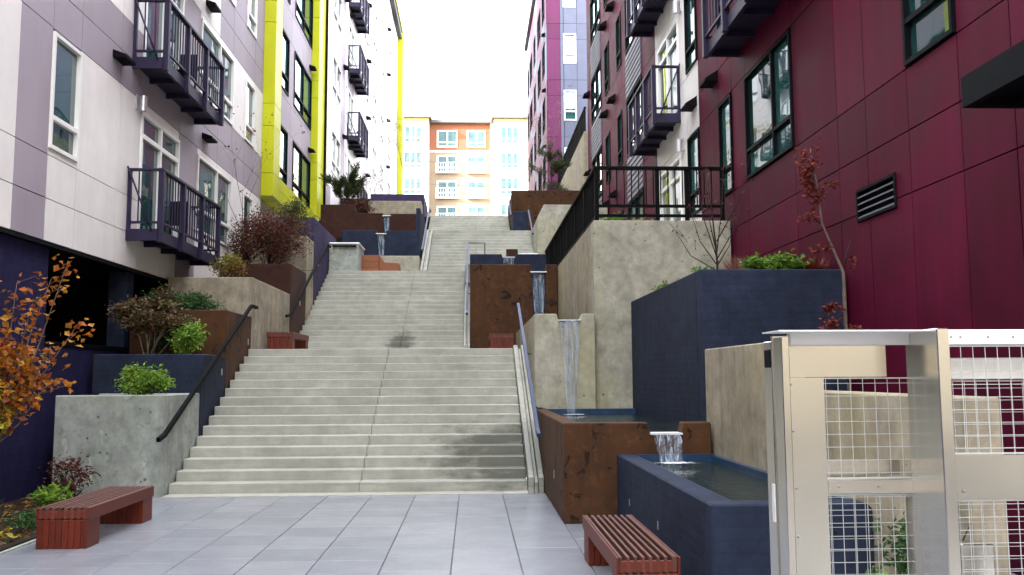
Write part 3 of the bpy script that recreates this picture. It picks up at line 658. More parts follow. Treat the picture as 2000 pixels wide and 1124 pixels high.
for x0, x1 in ((-11, -4.7), (2.42, 9)):
    box('bay_wall', x0, x1, YQ-1.6, YQ+.1, 8, 29.0, 'far_cream', QB); box('cornice', x0-.3, x1+.3, YQ-2.0, YQ+.2, 29.45, 29.85, 'roof', QB); box('frieze', x0-.02, x1+.02, YQ-1.64, YQ+.1, 29.0, 29.45, 'far_yellow', QB)
box('cornice', -5, 2.8, YQ-.6, YQ+2, 29.3, 29.65, 'roof', QB)
box('corner_wall', 2.0, 2.42, YQ-.5, YQ+.1, 8, 29.2, 'far_yellow', QB)
for i in range(5):
    z0 = 26.65-2.82*i
    fwin(-3.85, -1.6, z0, z0+1.9, YQ, 2, bal=i > 0); fwin(-.55, 1.5, z0, z0+1.9, YQ, 2, bal=i > 0)
    for a in (-7.4, 3.0): fwin(a, a+2.1, z0, z0+1.95, YQ-1.62, 3)
for z, y in ((23.0, 88), (20.3, 86), (26.8, 90)): tag(tubes('overhead_cable', [[(-14, y, z+.9, .02), (-7, y, z+.2, .02), (0, y, z-.1, .02), (8, y, z-.4, .02), (14, y, z-.2, .02)]], 'cable'), {23.0: 'middle overhead cable strung before the far block', 20.3: 'lowest overhead cable strung before the far block', 26.8: 'topmost overhead cable strung before the far block'}[z], 'cable')

# ------------------------------------------------------------------ planters and walls, left side
def planter(name, label, x0, x1, y0, y1, z0, z1, mat, th=.2, sd=.1, cat='planter', back=True, group=None):
    t = thing(name, label, cat, ((x0+x1)/2, (y0+y1)/2, z0), group)
    pts = [(x0, y0), (x1, y0), (x1, y1), (x0, y1)]
    box('front_wall', x0, x1, y0, y0+th, z0, z1, mat, t, .012); box('side_wall', x1-th, x1-.002, y0+th, y1-.003, z0, z1-.002, mat, t, .012)
    if back: box('back_wall', x0, x1-th, y1-th, y1-.003, z0, z1-.003, mat, t, .012)
    box('soil', x0, x1-th, y0+th, y1-(th if back else 0), z0, z1-sd, 'soil', t); return t
for (n, l, x0, x1, y0, y1, z0, z1, m) in (
    ('concrete_planter', 'pale speckled concrete planter box behind the left bench', -5.76, -4.275, 12.66, 14.29, -.05, 1.39, 'concrete_grey'),
    ('painted_planter', 'navy painted planter stepping up behind the speckled concrete box', -5.95, -4.27, 14.30, 15.69, -.05, 2.0, 'navy'),
    ('rust_planter', 'rust brown planter between the navy box and tall concrete wall at left', -5.93, -4.272, 15.70, 17.44, -.05, 2.8, 'rust'),
    ('concrete_planter', 'tall tan concrete planter wall beside the first landing at left', -5.9, -4.275, 17.45, 21.04, -.05, 3.57, 'concrete_tan'),
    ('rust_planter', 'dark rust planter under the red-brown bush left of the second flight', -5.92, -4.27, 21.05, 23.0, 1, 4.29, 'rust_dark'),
    ('concrete_planter', 'tan concrete planter with a handrail across it left of the second flight', -5.9, -4.275, 23.01, 24.05, 1, 5.27, 'concrete_tan'),
    ('painted_planter', 'dull purple wall block at the upper left of the second flight', -5.6, -4.27, 24.06, 27.98, 2, 5.94, 'purple_wall')):
    planter(n, l, x0, x1, y0, y1, z0, z1, m)
for x, y, z in ((-4.268, 15.45, 1.72), (-4.27, 17.2, 2.3), (-4.272, 17.75, 2.62), (-4.268, 22.2, 3.45), (-4.27, 24.75, 4.75)):
    tag(box('step_light', x-.01, x+.008, y-.02, y+.02, z-.055, z+.055, 'lamp_metal', None, .002), {15.45: 'slim step light on the side of the navy planter at left', 17.2: 'slim step light on the left rust planter', 17.75: 'slim step light on the tan planter by the first landing', 22.2: 'slim step light on the dark rust planter left of the second flight', 24.75: 'slim step light on the dull purple wall block'}[y], 'step light', 'step lights on the left planters')
t = planter('concrete_planter', 'square pale concrete block at the left end of the second landing', -4.262, -3.39, 26.5, 27.89, 4.5, 5.56, 'concrete_grey', .2, .06)
box('cap', -4.26, -3.36, 26.47, 27.88, 5.565, 5.62, 'white_frame', t, .01)
planter('concrete_planter', 'low concrete wall behind the wooden seat on the second landing', -3.57, -1.66, 27.9, 28.98, 4.5, 5.41, 'concrete', .2, .05)

def chute_wall(name, label, Y, th, left, right, top_l, top_r, z0, ch_top, lip, mat, back, bl_step=None, tap=.05):
    """two wall leaves with a tapering slot between them, a steel lip and a back plate the water runs down"""
    t = thing(name, label, 'water wall', ((left[0]+right[1])/2, Y, z0))
    pl = [(left[0], z0), (left[1]+tap*2, z0), (left[1], top_l)] + ([(bl_step[0]+.06, top_l), (bl_step[0]-.06, bl_step[1]), (left[0], bl_step[1])] if bl_step else [(left[0], top_l)])
    prism('wall', pl, 'y', Y, Y+th, mat, t, .012); prism('wall', [(right[0]-tap, z0), (right[1], z0), (right[1], top_r), (right[0], top_r)], 'y', Y, Y+th, mat, t, .012)
    box('back_plate', left[1]-.04, right[0]+.04, Y+th*.55, Y+th*.9, z0, lip-.01, 'pool_blue', t); box('lip', left[1]-.02, right[0]+.02, Y-.02, Y+th*.54, lip-.025, lip, 'aluminium_white', t)
    return t
def sheet(name, label, x0, x1, xb0, xb1, y, zt, zb, splash=None, bow=.03):
    V = []; F = []; nx, nz = 9, 22
    for j in range(nz+1):
        f = j/nz; a = x0+(xb0-x0)*f; b = x1+(xb1-x1)*f
        for i in range(nx+1):
            u = i/nx; V.append((a+(b-a)*u+.004*math.sin(j*.9+i), y-bow*math.sqrt(f)-.012*math.sin(i*1.9+j*.35)-.006*math.sin(i*4.1), zt+(zb-zt)*f))
    for j in range(nz):
        for i in range(nx): q = j*(nx+1)+i; F.append((q, q+1, q+nx+2, q+nx+1))
    me = mesh(name, V, F, 'falling_water', None, smooth=True); tag(me, label, 'water')
    return me
chute_wall('water_wall', 'navy wall pair with a water slot above the second landing seat', 29.0, .3, (-4.25, -3.13), (-2.83, -1.72), 6.4, 6.39, 4.7, 0, 6.3, 'navy', None)
sheet('falling_water', 'thin water running down the slot between navy walls above the landing seat', -3.11, -2.85, -3.02, -2.9, 29.05, 6.29, 5.35)
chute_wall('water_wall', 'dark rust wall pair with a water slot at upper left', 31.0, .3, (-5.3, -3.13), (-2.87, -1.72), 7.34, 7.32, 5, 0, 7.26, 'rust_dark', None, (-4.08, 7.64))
sheet('falling_water', 'thin water running down the slot between dark rust walls at upper left', -3.11, -2.89, -3.04, -2.92, 31.05, 7.25, 6.45)
for l, x0, x1, y0, y1, z0, z1 in (('a', -5.4, -1.73, 29.3, 31.0, 4.5, 6.2), ('b', -5.4, -1.73, 31.3, 33.5, 5, 7.15), ('c', -5.4, -1.95, 33.7, 36, 6, 8.1), ('d', -5.4, -1.97, 36.2, 40, 7, 8.9)):
    tag(box('terrace_bed', x0, x1, y0, y1, z0, z1, 'soil'), kind='structure')
planter('concrete_planter', 'weathered concrete wall above the upper left rust walls', -3.94, -1.93, 33.5, 34.5, 6, 8.27, 'concrete_tan', .2, .08)
planter('painted_planter', 'topmost purple planter wall at the left of the stairs', -4.14, -1.96, 36.0, 39, 7, 9.05, 'purple_wall', .2, .08)
tag(box('side_wall', -1.86, -1.72, 29.31, 36.0, 5, 7.2, 'navy'), 'navy side wall along the left edge of the third flight', 'wall')
tag(prism('retaining_wall', [(28.0, 6.3), (34.5, 7.9), (34.5, 5), (28, 5)], 'x', -5.55, -5.4, 'concrete', None), 'concrete wall sloping along the foot of the far white building', 'wall')

# ------------------------------------------------------------------ fountain, right side
def notch(name, label, x0, x1, Y, th, z0, z1, a, b, lip, mat, tap=.03):
    t = thing(name, label, 'fountain wall', ((x0+x1)/2, Y, z0))
    prism('wall', [(x0, z0), (x1, z0), (x1, z1), (b+tap, z1), (b, lip-.02), (a, lip-.02), (a-tap, z1), (x0, z1)], 'y', Y, Y+th, mat, t, .012)
    box('lip', a-.01, b+.01, Y-.05, Y+th, lip-.017, lip, 'aluminium_white', t); return t
FW = notch('fountain_wall', 'pale concrete wall with a notched spout beside the lowest flight', 1.04, 2.055, 14.8, .25, 0, 2.66, 1.44, 1.80, 2.56, 'concrete')
box('side_wall', 1.04, 1.24, 15.06, 21.28, 0, 2.655, 'concrete_tan', FW, .012); box('basin_floor', 1.24, 2.06, 15.06, 21.28, 2.2, 2.3, 'pool_blue', FW)
tag(box('water', 1.242, 2.058, 15.062, 21.27, 2.32, 2.565, 'water'), kind='structure')
sheet('falling_water', 'water falling from the concrete spout into the rust basin', 1.45, 1.79, 1.56, 1.70, 14.74, 2.56, 1.0, True, .06)
B1 = notch('fountain_basin', 'rust brown basin with a notch spilling into the navy pool', 1.02, 2.685, 10.01, .2, 0, 1.10, 2.0, 2.34, .985, 'rust')
box('side_wall', 1.02, 1.2, 10.22, 14.79, 0, 1.098, 'rust', B1, .012)
boxes('liner', [(1.201, 2.69, 14.70, 14.79, .6, 1.085), (1.201, 1.24, 10.24, 14.70, .6, 1.05), (1.24, 2.69, 10.22, 10.26, .6, .96), (1.24, 2.69, 10.26, 14.7, .6, .65)], 'pool_blue', B1)
tag(box('water', 1.245, 2.69, 10.265, 14.695, .66, .995, 'water'), kind='structure')
sheet('falling_water', 'water pouring from the rust basin notch into the navy pool', 2.01, 2.33, 2.08, 2.32, 9.95, .985, .665, True, .08)
B2 = thing('fountain_basin', 'navy blue pool basin behind the right hand bench', 'fountain basin', (2.15, 8, 0))
prism('wall', [(1.61, 0), (2.72, 0), (2.72, .72), (2.68, .76), (1.61, .76)], 'y', 6.05, 6.25, 'navy', B2, .012); box('side_wall', 1.61, 1.81, 6.252, 10.005, 0, .758, 'navy', B2, .012)
boxes('liner', [(1.811, 1.83, 6.25, 9.98, .3, .745), (1.83, 2.7, 9.95, 10.005, .3, .752), (2.66, 2.72, 6.25, 9.95, .3, .74), (1.83, 2.66, 6.25, 6.27, .3, .745), (1.83, 2.66, 6.27, 9.95, .3, .36)], 'pool_blue', B2)
[box('light_slot', 1.603, 1.611, y, y+.025, .3, .37, 'lamp_metal', B2) for y in (9.2, 7.8)]; box('light_slot', 1.013, 1.021, 11.2, 11.225, .36, .46, 'lamp_metal', B1)
tag(box('water', 1.832, 2.658, 6.272, 9.948, .37, .668, 'water'), kind='structure')
def foam(label, cx, cy, z, rx, ry):
    V = [(cx, cy, z)]; n = 28
    for ring in (.4, .7, 1.0):
        for i in range(n): w = 2*math.pi*i/n; k = ring*(1+.18*math.sin(3*w+cx)+.1*math.sin(7*w)); V.append((cx+rx*k*math.cos(w), cy+ry*k*math.sin(w), z+.004*math.sin(5*w+ring*9)))
    F = [(0, 1+i, 1+(i+1) % n) for i in range(n)]
    for r in range(2):
        for i in range(n): q = 1+r*n; F.append((q+i, q+n+i, q+n+(i+1) % n, q+(i+1) % n))
    tag(mesh('water_foam', V, F, 'foam', None, smooth=True), label, 'foam', kind='stuff')
foam('white foam where the falling water meets the navy pool', 2.2, 9.78, .676, .3, .16)
foam('white foam where the spout water meets the rust basin', 1.63, 14.55, 1.003, .24, .14)
tag(prism('retaining_wall', [(4.85, 0), (10.36, 0), (10.36, 1.93), (7.75, 1.93), (7.75, 1.5), (4.85, 1.5)], 'x', 2.725, 2.93, 'concrete_tan', None, .012), 'tan concrete wall running behind the navy pool', 'wall')
t = thing('painted_planter', 'large navy board-marked planter against the magenta building', 'planter', (3.6, 12.5, 0))
box('front_wall', 2.7, 4.46, 10.38, 10.58, 0, 2.88, 'navy', t, .012); box('side_wall', 2.7, 2.9, 10.585, 14.99, 0, 2.878, 'navy', t, .012); box('soil', 2.9, 4.46, 10.58, 14.99, 0, 2.78, 'soil', t)
t = thing('retaining_wall', 'tall stained concrete wall carrying the black terrace railing', 'wall', (3.2, 17, 0))
box('front_wall', 2.075, 4.46, 15.0, 15.3, 0, 4.28, 'concrete', t, .012); box('side_wall', 2.075, 2.33, 15.305, 25.8, 0, 4.278, 'concrete_tan', t, .012)
tag(box('terrace', 2.33, 4.46, 15.3, 30, 3.6, 4.2, 'concrete'), kind='structure')
t = chute_wall('water_wall', 'spotted rust wall with a steel-lipped water slot behind the landing bench', 21.3, .3, (-.05, 1.42), (1.78, 2.06), 4.31, 4.31, 2.0, 0, 4.14, 'rust', None, tap=.05)
box('side_wall', -.05, .12, 21.605, 24.5, 2, 4.3, 'rust', t, .012)
sheet('falling_water', 'water running down the slot in the spotted rust wall', 1.44, 1.76, 1.54, 1.70, 21.36, 4.13, 2.56)
tag(box('water', .13, 2.07, 21.605, 24.48, 3.8, 4.15, 'water'), kind='structure')
t = notch('fountain_wall', 'navy weir wall showing above the spotted rust wall', -.06, 2.06, 24.5, .25, 3, 5.0, .85, 1.18, 4.92, 'navy')
sheet('falling_water', 'short water sheet below the lip of the navy weir', .86, 1.17, .9, 1.14, 24.44, 4.91, 4.16)
tag(box('fountain_block', 1.05, 1.4, 27.0, 27.25, 4.7, 5.5, 'rust_dark', None, .01), 'small rust block standing behind the navy weir', 'block')
tag(box('fountain_lip', 1.42, 2.02, 27.05, 27.25, 4.7, 5.38, 'aluminium_white', None, .01), 'pale spout block right of the small rust block', 'block')
# upper right
t = thing('concrete_planter', 'pale concrete block with a chamfered corner at the right of the third flight', 'planter', (3, 31, 4)); prism('wall', [(2.13, 4.2), (4.44, 4.2), (4.44, 7.2), (2.34, 7.2), (2.13, 6.78)], 'y', 28.6, 32.4, 'concrete', t, .012)
planter('painted_planter', 'small navy block at the right of the top flight', 1.52, 2.06, 32.62, 33.9, 6, 7.72, 'navy', .15, .05)
planter('rust_planter', 'high rust planter holding the dark bush at upper right', 1.53, 4.4, 34.0, 37.5, 6, 8.81, 'rust', .2, .08)
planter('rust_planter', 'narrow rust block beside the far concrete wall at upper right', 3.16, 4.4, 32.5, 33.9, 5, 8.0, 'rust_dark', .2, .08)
tag(box('retaining_wall', 4.36, 4.49, 33.75, 44.9, 5, 11.1, 'concrete_tan', None, .01), 'high concrete wall with a railing before the distant purple building', 'wall')

# ------------------------------------------------------------------ railings and handrails
def terrace_rail():
    t = thing('terrace_railing', 'black metal railing round the edge of the concrete terrace', 'railing', (2.2, 15.1, 4.28)); m = 'rail_black'; zt = 5.25
    for x in (2.16, 3.22, 3.74, 4.36): box('post', x-.035, x+.035, 15.1, 15.17, 4.28, zt-.05, m, t, .004)
    box('top_rail', 2.11, 4.44, 15.08, 15.2, zt-.05, zt, m, t, .005)
    for z in (4.36, 4.53): box('bottom_rail', 2.2, 4.33, 15.115, 15.155, z, z+.05, m, t)
    for i in range(16):
        x = 2.26+i*.128
        if min(abs(x-q) for q in (3.22, 3.74)) > .05: box('baluster', x-.009, x+.009, 15.126, 15.144, 4.58, zt-.05, m, t)
    ye = 25.6; ps = [16.7, 18.2, 19.7, 21.2, 22.7, 24.2, ye]
    for y in ps: box('post', 2.13, 2.19, y-.03, y+.03, 4.28, zt-.05, m, t, .004)
    box('top_rail', 2.11, 2.22, 15.2, ye+.05, zt-.05, zt-.002, m, t, .005); box('bottom_rail', 2.14, 2.18, 15.17, ye, 4.36, 4.41, m, t)
    for i in range(86):
        y = 15.28+i*.12; 
        if min(abs(y-q) for q in ps) > .05: box('baluster', 2.151, 2.169, y-.009, y+.009, 4.41, zt-.05, m, t)
terrace_rail()
t = thing('terrace_railing', 'far dark railing on the high concrete wall before the purple building', 'railing', (4.42, 39, 11.1))
box('top_rail', 4.38, 4.46, 33.8, 44.8, 12.05, 12.1, 'rail_black', t)
for i in range(8): y = 33.9+i*1.55; box('post', 4.39, 4.45, y-.03, y+.03, 11.1, 12.05, 'rail_black', t)
for i in range(72): y = 34+i*.15; box('baluster', 4.41, 4.43, y-.01, y+.01, 11.2, 12.05, 'rail_black', t)
def handrail(label, pts, mat, brackets, bx, w=.05, h=.06):
    t = thing('handrail', label, 'handrail', pts[0]); bar('rail', pts, w, h, mat, t)
    for b in brackets: tubes('bracket', [[(*b, .012), (b[0]+bx*.5, b[1], b[2]-.06, .012), (b[0]+bx, b[1], b[2]-.06, .012)]], mat, t, 6)
    return t
handrail('black handrail fixed to the left planters of the lowest flight', [(-4.2, 12.25, .80), (-4.2, 12.5, .85), (-4.2, 17.1, 2.98), (-4.2, 17.55, 2.98)], 'rail_black', [(-4.2, 13.4, 1.25), (-4.2, 15.2, 2.09), (-4.2, 16.8, 2.83)], -.08)
handrail('black handrail climbing the left walls of the second flight', [(-4.2, 20.3, 3.0), (-4.2, 20.7, 3.05), (-4.2, 25.75, 5.42), (-4.2, 26.35, 5.46)], 'rail_black', [(-4.2, 22, 3.66), (-4.2, 23.5, 4.36), (-4.2, 25.2, 5.16)], -.08)
tag(bar('handrail', [(-4.15, 26.44, 5.5), (-3.45, 26.44, 5.5)], .05, .05, 'rail_black'), 'short black rail across the front of the square concrete block', 'handrail')
handrail('blue handrail sloping along the right kerb of the lowest flight', [(.93, 12.55, .80), (.93, 12.8, .86), (.93, 17.9, 3.07), (.93, 18.25, 3.07)], 'rail_blue', [(.93, 13.6, 1.2), (.93, 15.6, 2.07), (.93, 17.4, 2.85)], .13)
handrail('blue handrail rising beside the spotted rust wall on the second flight', [(-.13, 21.1, 3.1), (-.13, 21.5, 3.2), (-.13, 26.1, 5.58), (-.13, 26.4, 5.6)], 'rail_blue', [(-.13, 22.6, 3.78)], .1)
tag(tubes('handrail', [[(-.1, 26.3, 5.58, .015), (.38, 26.3, 5.58, .015), (.38, 26.3, 4.75, .015)]], 'rail_black'), 'thin black return loop at the head of the blue second-flight rail', 'handrail')
handrail('purple-blue handrail on the left kerb of the third flight', [(-1.56, 27.6, 5.55), (-1.56, 32.2, 7.75), (-1.56, 33.2, 7.8)], 'rail_blue', [(-1.56, 29, 6.2), (-1.56, 31, 7.1)], -.1)
handrail('purple-blue handrail on the right edge of the third flight', [(2.09, 30.3, 6.5), (2.09, 32.6, 7.75), (2.09, 32.9, 7.75)], 'rail_blue', [(2.09, 31.5, 7.1)], .06)
handrail('thin dark handrail at the right of the top flight', [(1.49, 33.6, 7.75), (1.49, 36.4, 9.2)], 'rail_blue', [], 0)

# ------------------------------------------------------------------ benches
def bench(label, x0, x1, y0, y1, z0, ns=8, h=.385):
    t = thing('slatted_bench', label, 'bench', ((x0+x1)/2, (y0+y1)/2, z0)); w = x1-x0; st = w/ns; zt = z0+h
    for i in range(ns):
        a = x0+st*i+.008; b = x0+st*(i+1)-.018 if i < ns-1 else x1-.004
        box('slat', a, b-.004, y0+.015, y1-.015, zt-.11, zt, 'wood_top', t, .003)
    for yy in (y0, y1-.3):
        lw = .06
        for i in range(ns):
            a = x0+st*i+.001; box('leg_board', a, a+st-.003, yy, yy+.3, z0, zt-.115, 'wood', t, .003)
    for a in (y0+.004, y1-.06): box('cross_piece', x0+.004, x1-.006, a+.012, a+.045, zt-.1, zt-.03, 'wood', t)
    box('apron', x1-.005, x1+.012, y0, y1, zt-.12, zt-.001, 'wood', t, .003); box('apron', x0-.012, x0+.005, y0, y1, zt-.12, zt-.001, 'wood', t, .003)
    return t
bench('slatted red-brown bench on the pavers at the left by the speckled planter', -4.18, -3.7, 8.92, 10.68, 0)
bench('slatted red-brown bench on the pavers beside the navy pool', 1.0, 1.42, 6.22, 8.12, 0)
bench('slatted bench against the tan wall at the left of the first landing', -4.16, -3.66, 18.3, 20.1, Z1)
bench('slatted bench before the spotted rust wall on the first landing', .4, .9, 19.3, 21.1, Z1)
t = thing('wooden_seat', 'orange wooden seat against the low wall on the second landing', 'bench', (-2.8, 27.6, Z2))
for i in range(3): box('board', -3.43, -2.86, 27.3, 27.88, Z2+i*.2+.003, Z2+(i+1)*.2-.003, 'wood_orange', t, .004)
prism('end_board', [(-2.855, Z2), (-2.22, Z2), (-2.26, Z2+.35), (-2.7, Z2+.38), (-2.855, Z2+.6)], 'y', 27.32, 27.88, 'wood_orange', t, .005)

# ------------------------------------------------------------------ aluminium gate
def gate():
    t = thing('metal_gate', 'brushed aluminium gate with wire mesh panels at the right front', 'gate', (1.85, 3.8, 0)); A, W = 'aluminium', 'aluminium_white'
    Y = 3.7
    box('post', 1.302, 1.335, Y+.002, Y+.105, 0, 1.79, A, t, .003); box('post', 1.302, 1.335, Y+.135, Y+.235, 0, 1.775, A, t, .003)
    box('hinge_block', 1.296, 1.33, Y+.14, Y+.215, 1.66, 1.74, 'dark_frame', t, .004); box('latch_plate', 1.297, 1.302, Y+.14, Y+.17, 1.0, 1.16, W, t)
    Yb = 3.94; k = Yb/Y
    def q(n, x0, x1, dy0, dy1, z0, z1, m, bev=0.): return box(n, x0*k, x1*k, Yb+dy0, Yb+dy1, max(0, 1.63+(z0-1.63)*k), 1.63+(z1-1.63)*k, m, t, bev)
    q('corner_plate', 1.302, 1.475, -.004, 0, 0, 1.617, A); q('top_plate', 1.302, 1.75, .006, .01, 1.619, 1.765, A)
    q('top_rail', 1.325, 1.842, -.035, .004, 1.752, 1.808, W, .006); box('top_rail', 1.30, 2.75, Y+.02, Y+.24, 1.812, 1.818, W, t)
    q('middle_rail', 1.476, 1.84, -.004, .03, 1.135, 1.192, A, .003); box('frame_angle', 1.336, 1.40, Yb-.03, Yb-.005, 0, 1.8, A, t)
    box('post', 1.957, 2.012, Y-.03, Y+.25, 0, 1.822, A, t, .004)
    box('top_rail', 2.013, 2.75, Y-.01, Y+.03, 1.752, 1.81, W, t, .004); box('cross_rail', 2.013, 2.75, Y+.16, Y+.2, 1.605, 1.7, W, t, .004)
    box('middle_plate', 2.013, 2.75, Y-.006, Y, 1.105, 1.29, A, t); box('back_plate', 1.58, 1.96, Yb+.12, Yb+.125, 1.17, 1.24, A, t); box('back_plate', 1.95, 1.985, Yb+.06, Yb+.065, .2, 1.1, A, t)
    box('post', 2.7, 2.76, Y-.03, Y+.25, 0, 1.822, A, t, .004)
    def meshp(x0, x1, z0, z1, yy, sp=.0533, r=.0012):
        p = boxes('mesh_panel', [(x0, x1, yy-.006, yy+.006, z1-.006, z1), (x0, x1, yy-.006, yy+.006, z0, z0+.006)], 'wire', t)
        x = x0+.012
        while x < x1: tw = box('wire', x-r, x+r, yy-r, yy+r, z0+.006, z1-.006, 'wire', p); x += sp
        z = z0+.01+sp*.3
        while z < z1-.01: box('wire', x0, x1, yy-3*r-.0005, yy-r-.0005, z-r, z+r, 'wire', p); z += sp
    meshp(1.477*k, 1.957, 1.167, 1.615, Yb+.012, .0565); meshp(1.477*k, 1.957, .1, 1.1, Yb+.014, .0565)
    meshp(2.014, 2.7, 1.292, 1.75, Y+.012); meshp(2.014, 2.7, .1, 1.103, Y+.014); meshp(2.03, 2.7, .1, 1.6, Y+.215); meshp(1.60, 1.9, .1, 1.08, Yb+.2)
    for x, z in ((1.42, 1.585), (1.425, 1.38), (1.43, 1.13), (1.43, .92), (1.62, 1.135), (1.8, 1.135), (2.03, 1.785), (2.07, 1.785), (2.19, 1.785), (2.05, 1.14), (2.3, 1.785), (2.35, 1.14), (1.44, .66)):
        yy = Yb-.004 if x < 1.9 and z < 1.7 else Y-.01; V, F = tubedata([[(x, yy, z, .006), (x, yy-.004, z, .004)]], 8); mesh('screw', V, F, 'screw', t)
gate()
t = thing('utility_box', 'small grey metal box on a post behind the right gate panel', 'box', (2.55, 4.5, 0)); box('case', 2.42, 2.58, 4.4, 4.5, .5, .79, 'aluminium', t, .004); box('post', 2.47, 2.53, 4.42, 4.48, 0, .5, 'aluminium', t)

# ------------------------------------------------------------------ plants
def orange_tree():
    t = thing('maple_tree', 'young maple with orange and yellow leaves at the left edge', 'tree', (-5.5, 10.6, .03))
    paths = []; b = Vector((-5.5, 10.6, .03)); rd = random.Random(5)
    tp = [(b.x, b.y, b.z, .03), (b.x+.02, b.y, .35, .026), (b.x+.07, b.y-.02, .62, .024), (b.x+.03, b.y, .85, .022)]; tubes('trunk', [tp], 'bark', t, 8)
    o = Vector(tp[-1][:3]); tips = []
    ends = [(.75, -.05, 2.15), (.52, .05, 1.95), (.34, 0, 1.65), (.85, .1, 1.45), (.62, -.1, 1.15), (.35, -.15, 1.0), (.1, .1, 1.9), (-.25, 0, 2.1), (-.5, .1, 1.7), (-.15, -.3, 1.5), (.2, .3, 1.4), (.48, .2, .75), (-.4, -.1, 1.0), (.22, -.2, .65), (.05, -.1, 1.15), (-.1, .25, .9)]
    for e in ends:
        e = o+Vector(e); m = o.lerp(e, .45)+Vector((rd.uniform(-.05, .05), rd.uniform(-.05, .05), -.08)); pts = [(*o, .012), (*o.lerp(m, .5), .0105), (*m, .009), (*m.lerp(e, .5), .006), (*e, .003)]; paths.append(pts)
        for f in (.35, .5, .62, .72, .82, .9, .96, 1.0): 
            p = m.lerp(e, (f-.45)/.55) if f > .45 else o.lerp(m, f/.45); tips.append(p)
            if rd.random() < .55:
                q = p+Vector((rd.uniform(-.22, .22), rd.uniform(-.2, .2), rd.uniform(-.05, .2))); paths.append([(*p, .004), (*q, .002)]); tips.append(q)
    cr = tubes('crown', paths, 'bark', t, 5)
    lob = []
    for k in range(3):
        V = [(0, 0, 0)]; a0 = [-.2, .25, .5, .75, 1.05, 1.3, 1.57, 1.84, 2.09, 2.39, 2.64, 2.89, 3.34]; rr = [.28, .62, .36, .8, .42, .62, 1, .62, .42, .8, .36, .62, .28]
        for a, r in zip(a0, rr): V.append((math.cos(a)*r*.5, .1+math.sin(a)*r*.55, .06*math.sin(a*3+k)-.12*r*r))
        F = [(0, i, i+1) for i in range(1, len(V)-1)]; me = bpy.data.meshes.new('leaf'); me.from_pydata(V, [], F); me.materials.append(MATS['leaf_orange']); lob.append(me)
    n = 0
    for i in range(300):
        p = tips[rd.randrange(len(tips))]+Vector((rd.gauss(0, .045), rd.gauss(0, .045), rd.gauss(-.02, .04)))
        l = link('leaf', lob[i % 3], p, cr); s = rd.uniform(.085, .14); l.scale = (s, s, s); l.rotation_euler = (rd.uniform(-.9, .5), rd.uniform(-.8, .8), rd.uniform(0, 6.28))
    P = np.array([tips[rd.randrange(len(tips))] for i in range(420)])+rng.normal(size=(420, 3))*.07; P = np.concatenate([P, cloud((-5.4, 10.6, 1.6), (.5, .35, .55), 800, 24, .35)])
    leaves('foliage', P, .085, 'leaf_autumn', cr, .3, .75, kind='stuff'); leaves('foliage', cloud((-5.5, 10.45, 1.35), (.3, .3, .4), 420, 16, .35), .075, 'leaf_yellow', cr, .3, .75, kind='stuff')
orange_tree()
shrub('green_shrub', 'bright green mounded shrub in the speckled concrete planter', (-4.82, 13.4, 1.56), (.46, .42, .3), 2600, .055, 'leaf_bright', 1.29, stem_n=5, clumps=26, cs=.34)
shrub('bronze_shrub', 'spreading bronze-red shrub with bare pale stems in the navy planter', (-5.3, 14.95, 2.6), (.76, .5, .32), 6500, .065, 'leaf_bronze', 1.9, stem_n=9, stem_mat='bark_pale', clumps=24, cs=.36, stem_r=.014)
shrub('green_shrub', 'yellow-green leafy shrub at the right end of the navy planter', (-4.66, 14.9, 2.27), (.36, .36, .32), 1700, .06, 'leaf_bright', 1.9, stem_n=5, clumps=20, cs=.36)
shrub('evergreen_shrub', 'dark evergreen hedge plant along the left rust planter', (-5.05, 16.5, 2.95), (.62, .5, .25), 2800, .05, 'leaf_dark', 2.7, stem_n=4, clumps=24, cs=.36)
shrub('evergreen_shrub', 'olive-leaved shrub behind the bronze one by the dark opening', (-5.65, 16.3, 3.02), (.3, .4, .3), 1100, .055, 'leaf_bronze', 2.7, stem_n=4, extra=('leaf_dark', 700, (0, 0, 0)))
shrub('mixed_shrub', 'green and orange shrub on the tan concrete planter below the balcony', (-5.0, 18.4, 3.85), (.36, .4, .34), 1500, .05, 'leaf_mixed', 3.47, stem_n=12, stem_mat='bark_pale', extra=('leaf_red', 250, (.15, 0, -.1)))
shrub('red_bush', 'large red-brown bush under the yellow frame', (-5.0, 22.0, 5.05), (1.05, .8, .8), 6800, .062, 'leaf_redbrown', 4.19, stem_n=24, clumps=30, cs=.36, extra=('leaf_bronze', 900, (.25, 0, .15)))
shrub('pine_shrub', 'dark green bush right of the red-brown one below the yellow frame', (-4.7, 23.4, 5.75), (.5, .45, .6), 2200, .075, 'leaf_pine', 5.1, stem_n=5, aspect=.25)
shrub('evergreen_shrub', 'deep green filler shrub between the bronze and yellow-green plants', (-5.0, 15.3, 2.3), (.5, .28, .3), 2200, .055, 'leaf_dark', 1.9, stem_n=4, clumps=20)
shrub('red_bush', 'smaller russet bush at the left of the large red-brown one', (-5.55, 21.6, 4.75), (.4, .45, .5), 2200, .055, 'leaf_redbrown', 4.19, stem_n=10, extra=('leaf_bronze', 600, (0, 0, .1)))
def tall_sprig():
    t = thing('bare_sapling', 'thin bare sapling with dark red leaves rising above the red-brown bush', 'tree', (-5.6, 21.6, 4.19)); p, tips = branchy((-5.6, 21.6, 4.19), 2.6, 2, .55, .014, (.05, 0), 5, .75, 1.0, 3); tubes('trunk', p, 'bark_dark', t, 5)
    P = np.array([tuple(q[0]) for q in tips]); P = np.repeat(P, 5, 0)+rng.normal(size=(len(P)*5, 3))*.1; leaves('foliage', P, .06, 'leaf_red', t, .3, .7)
tall_sprig()
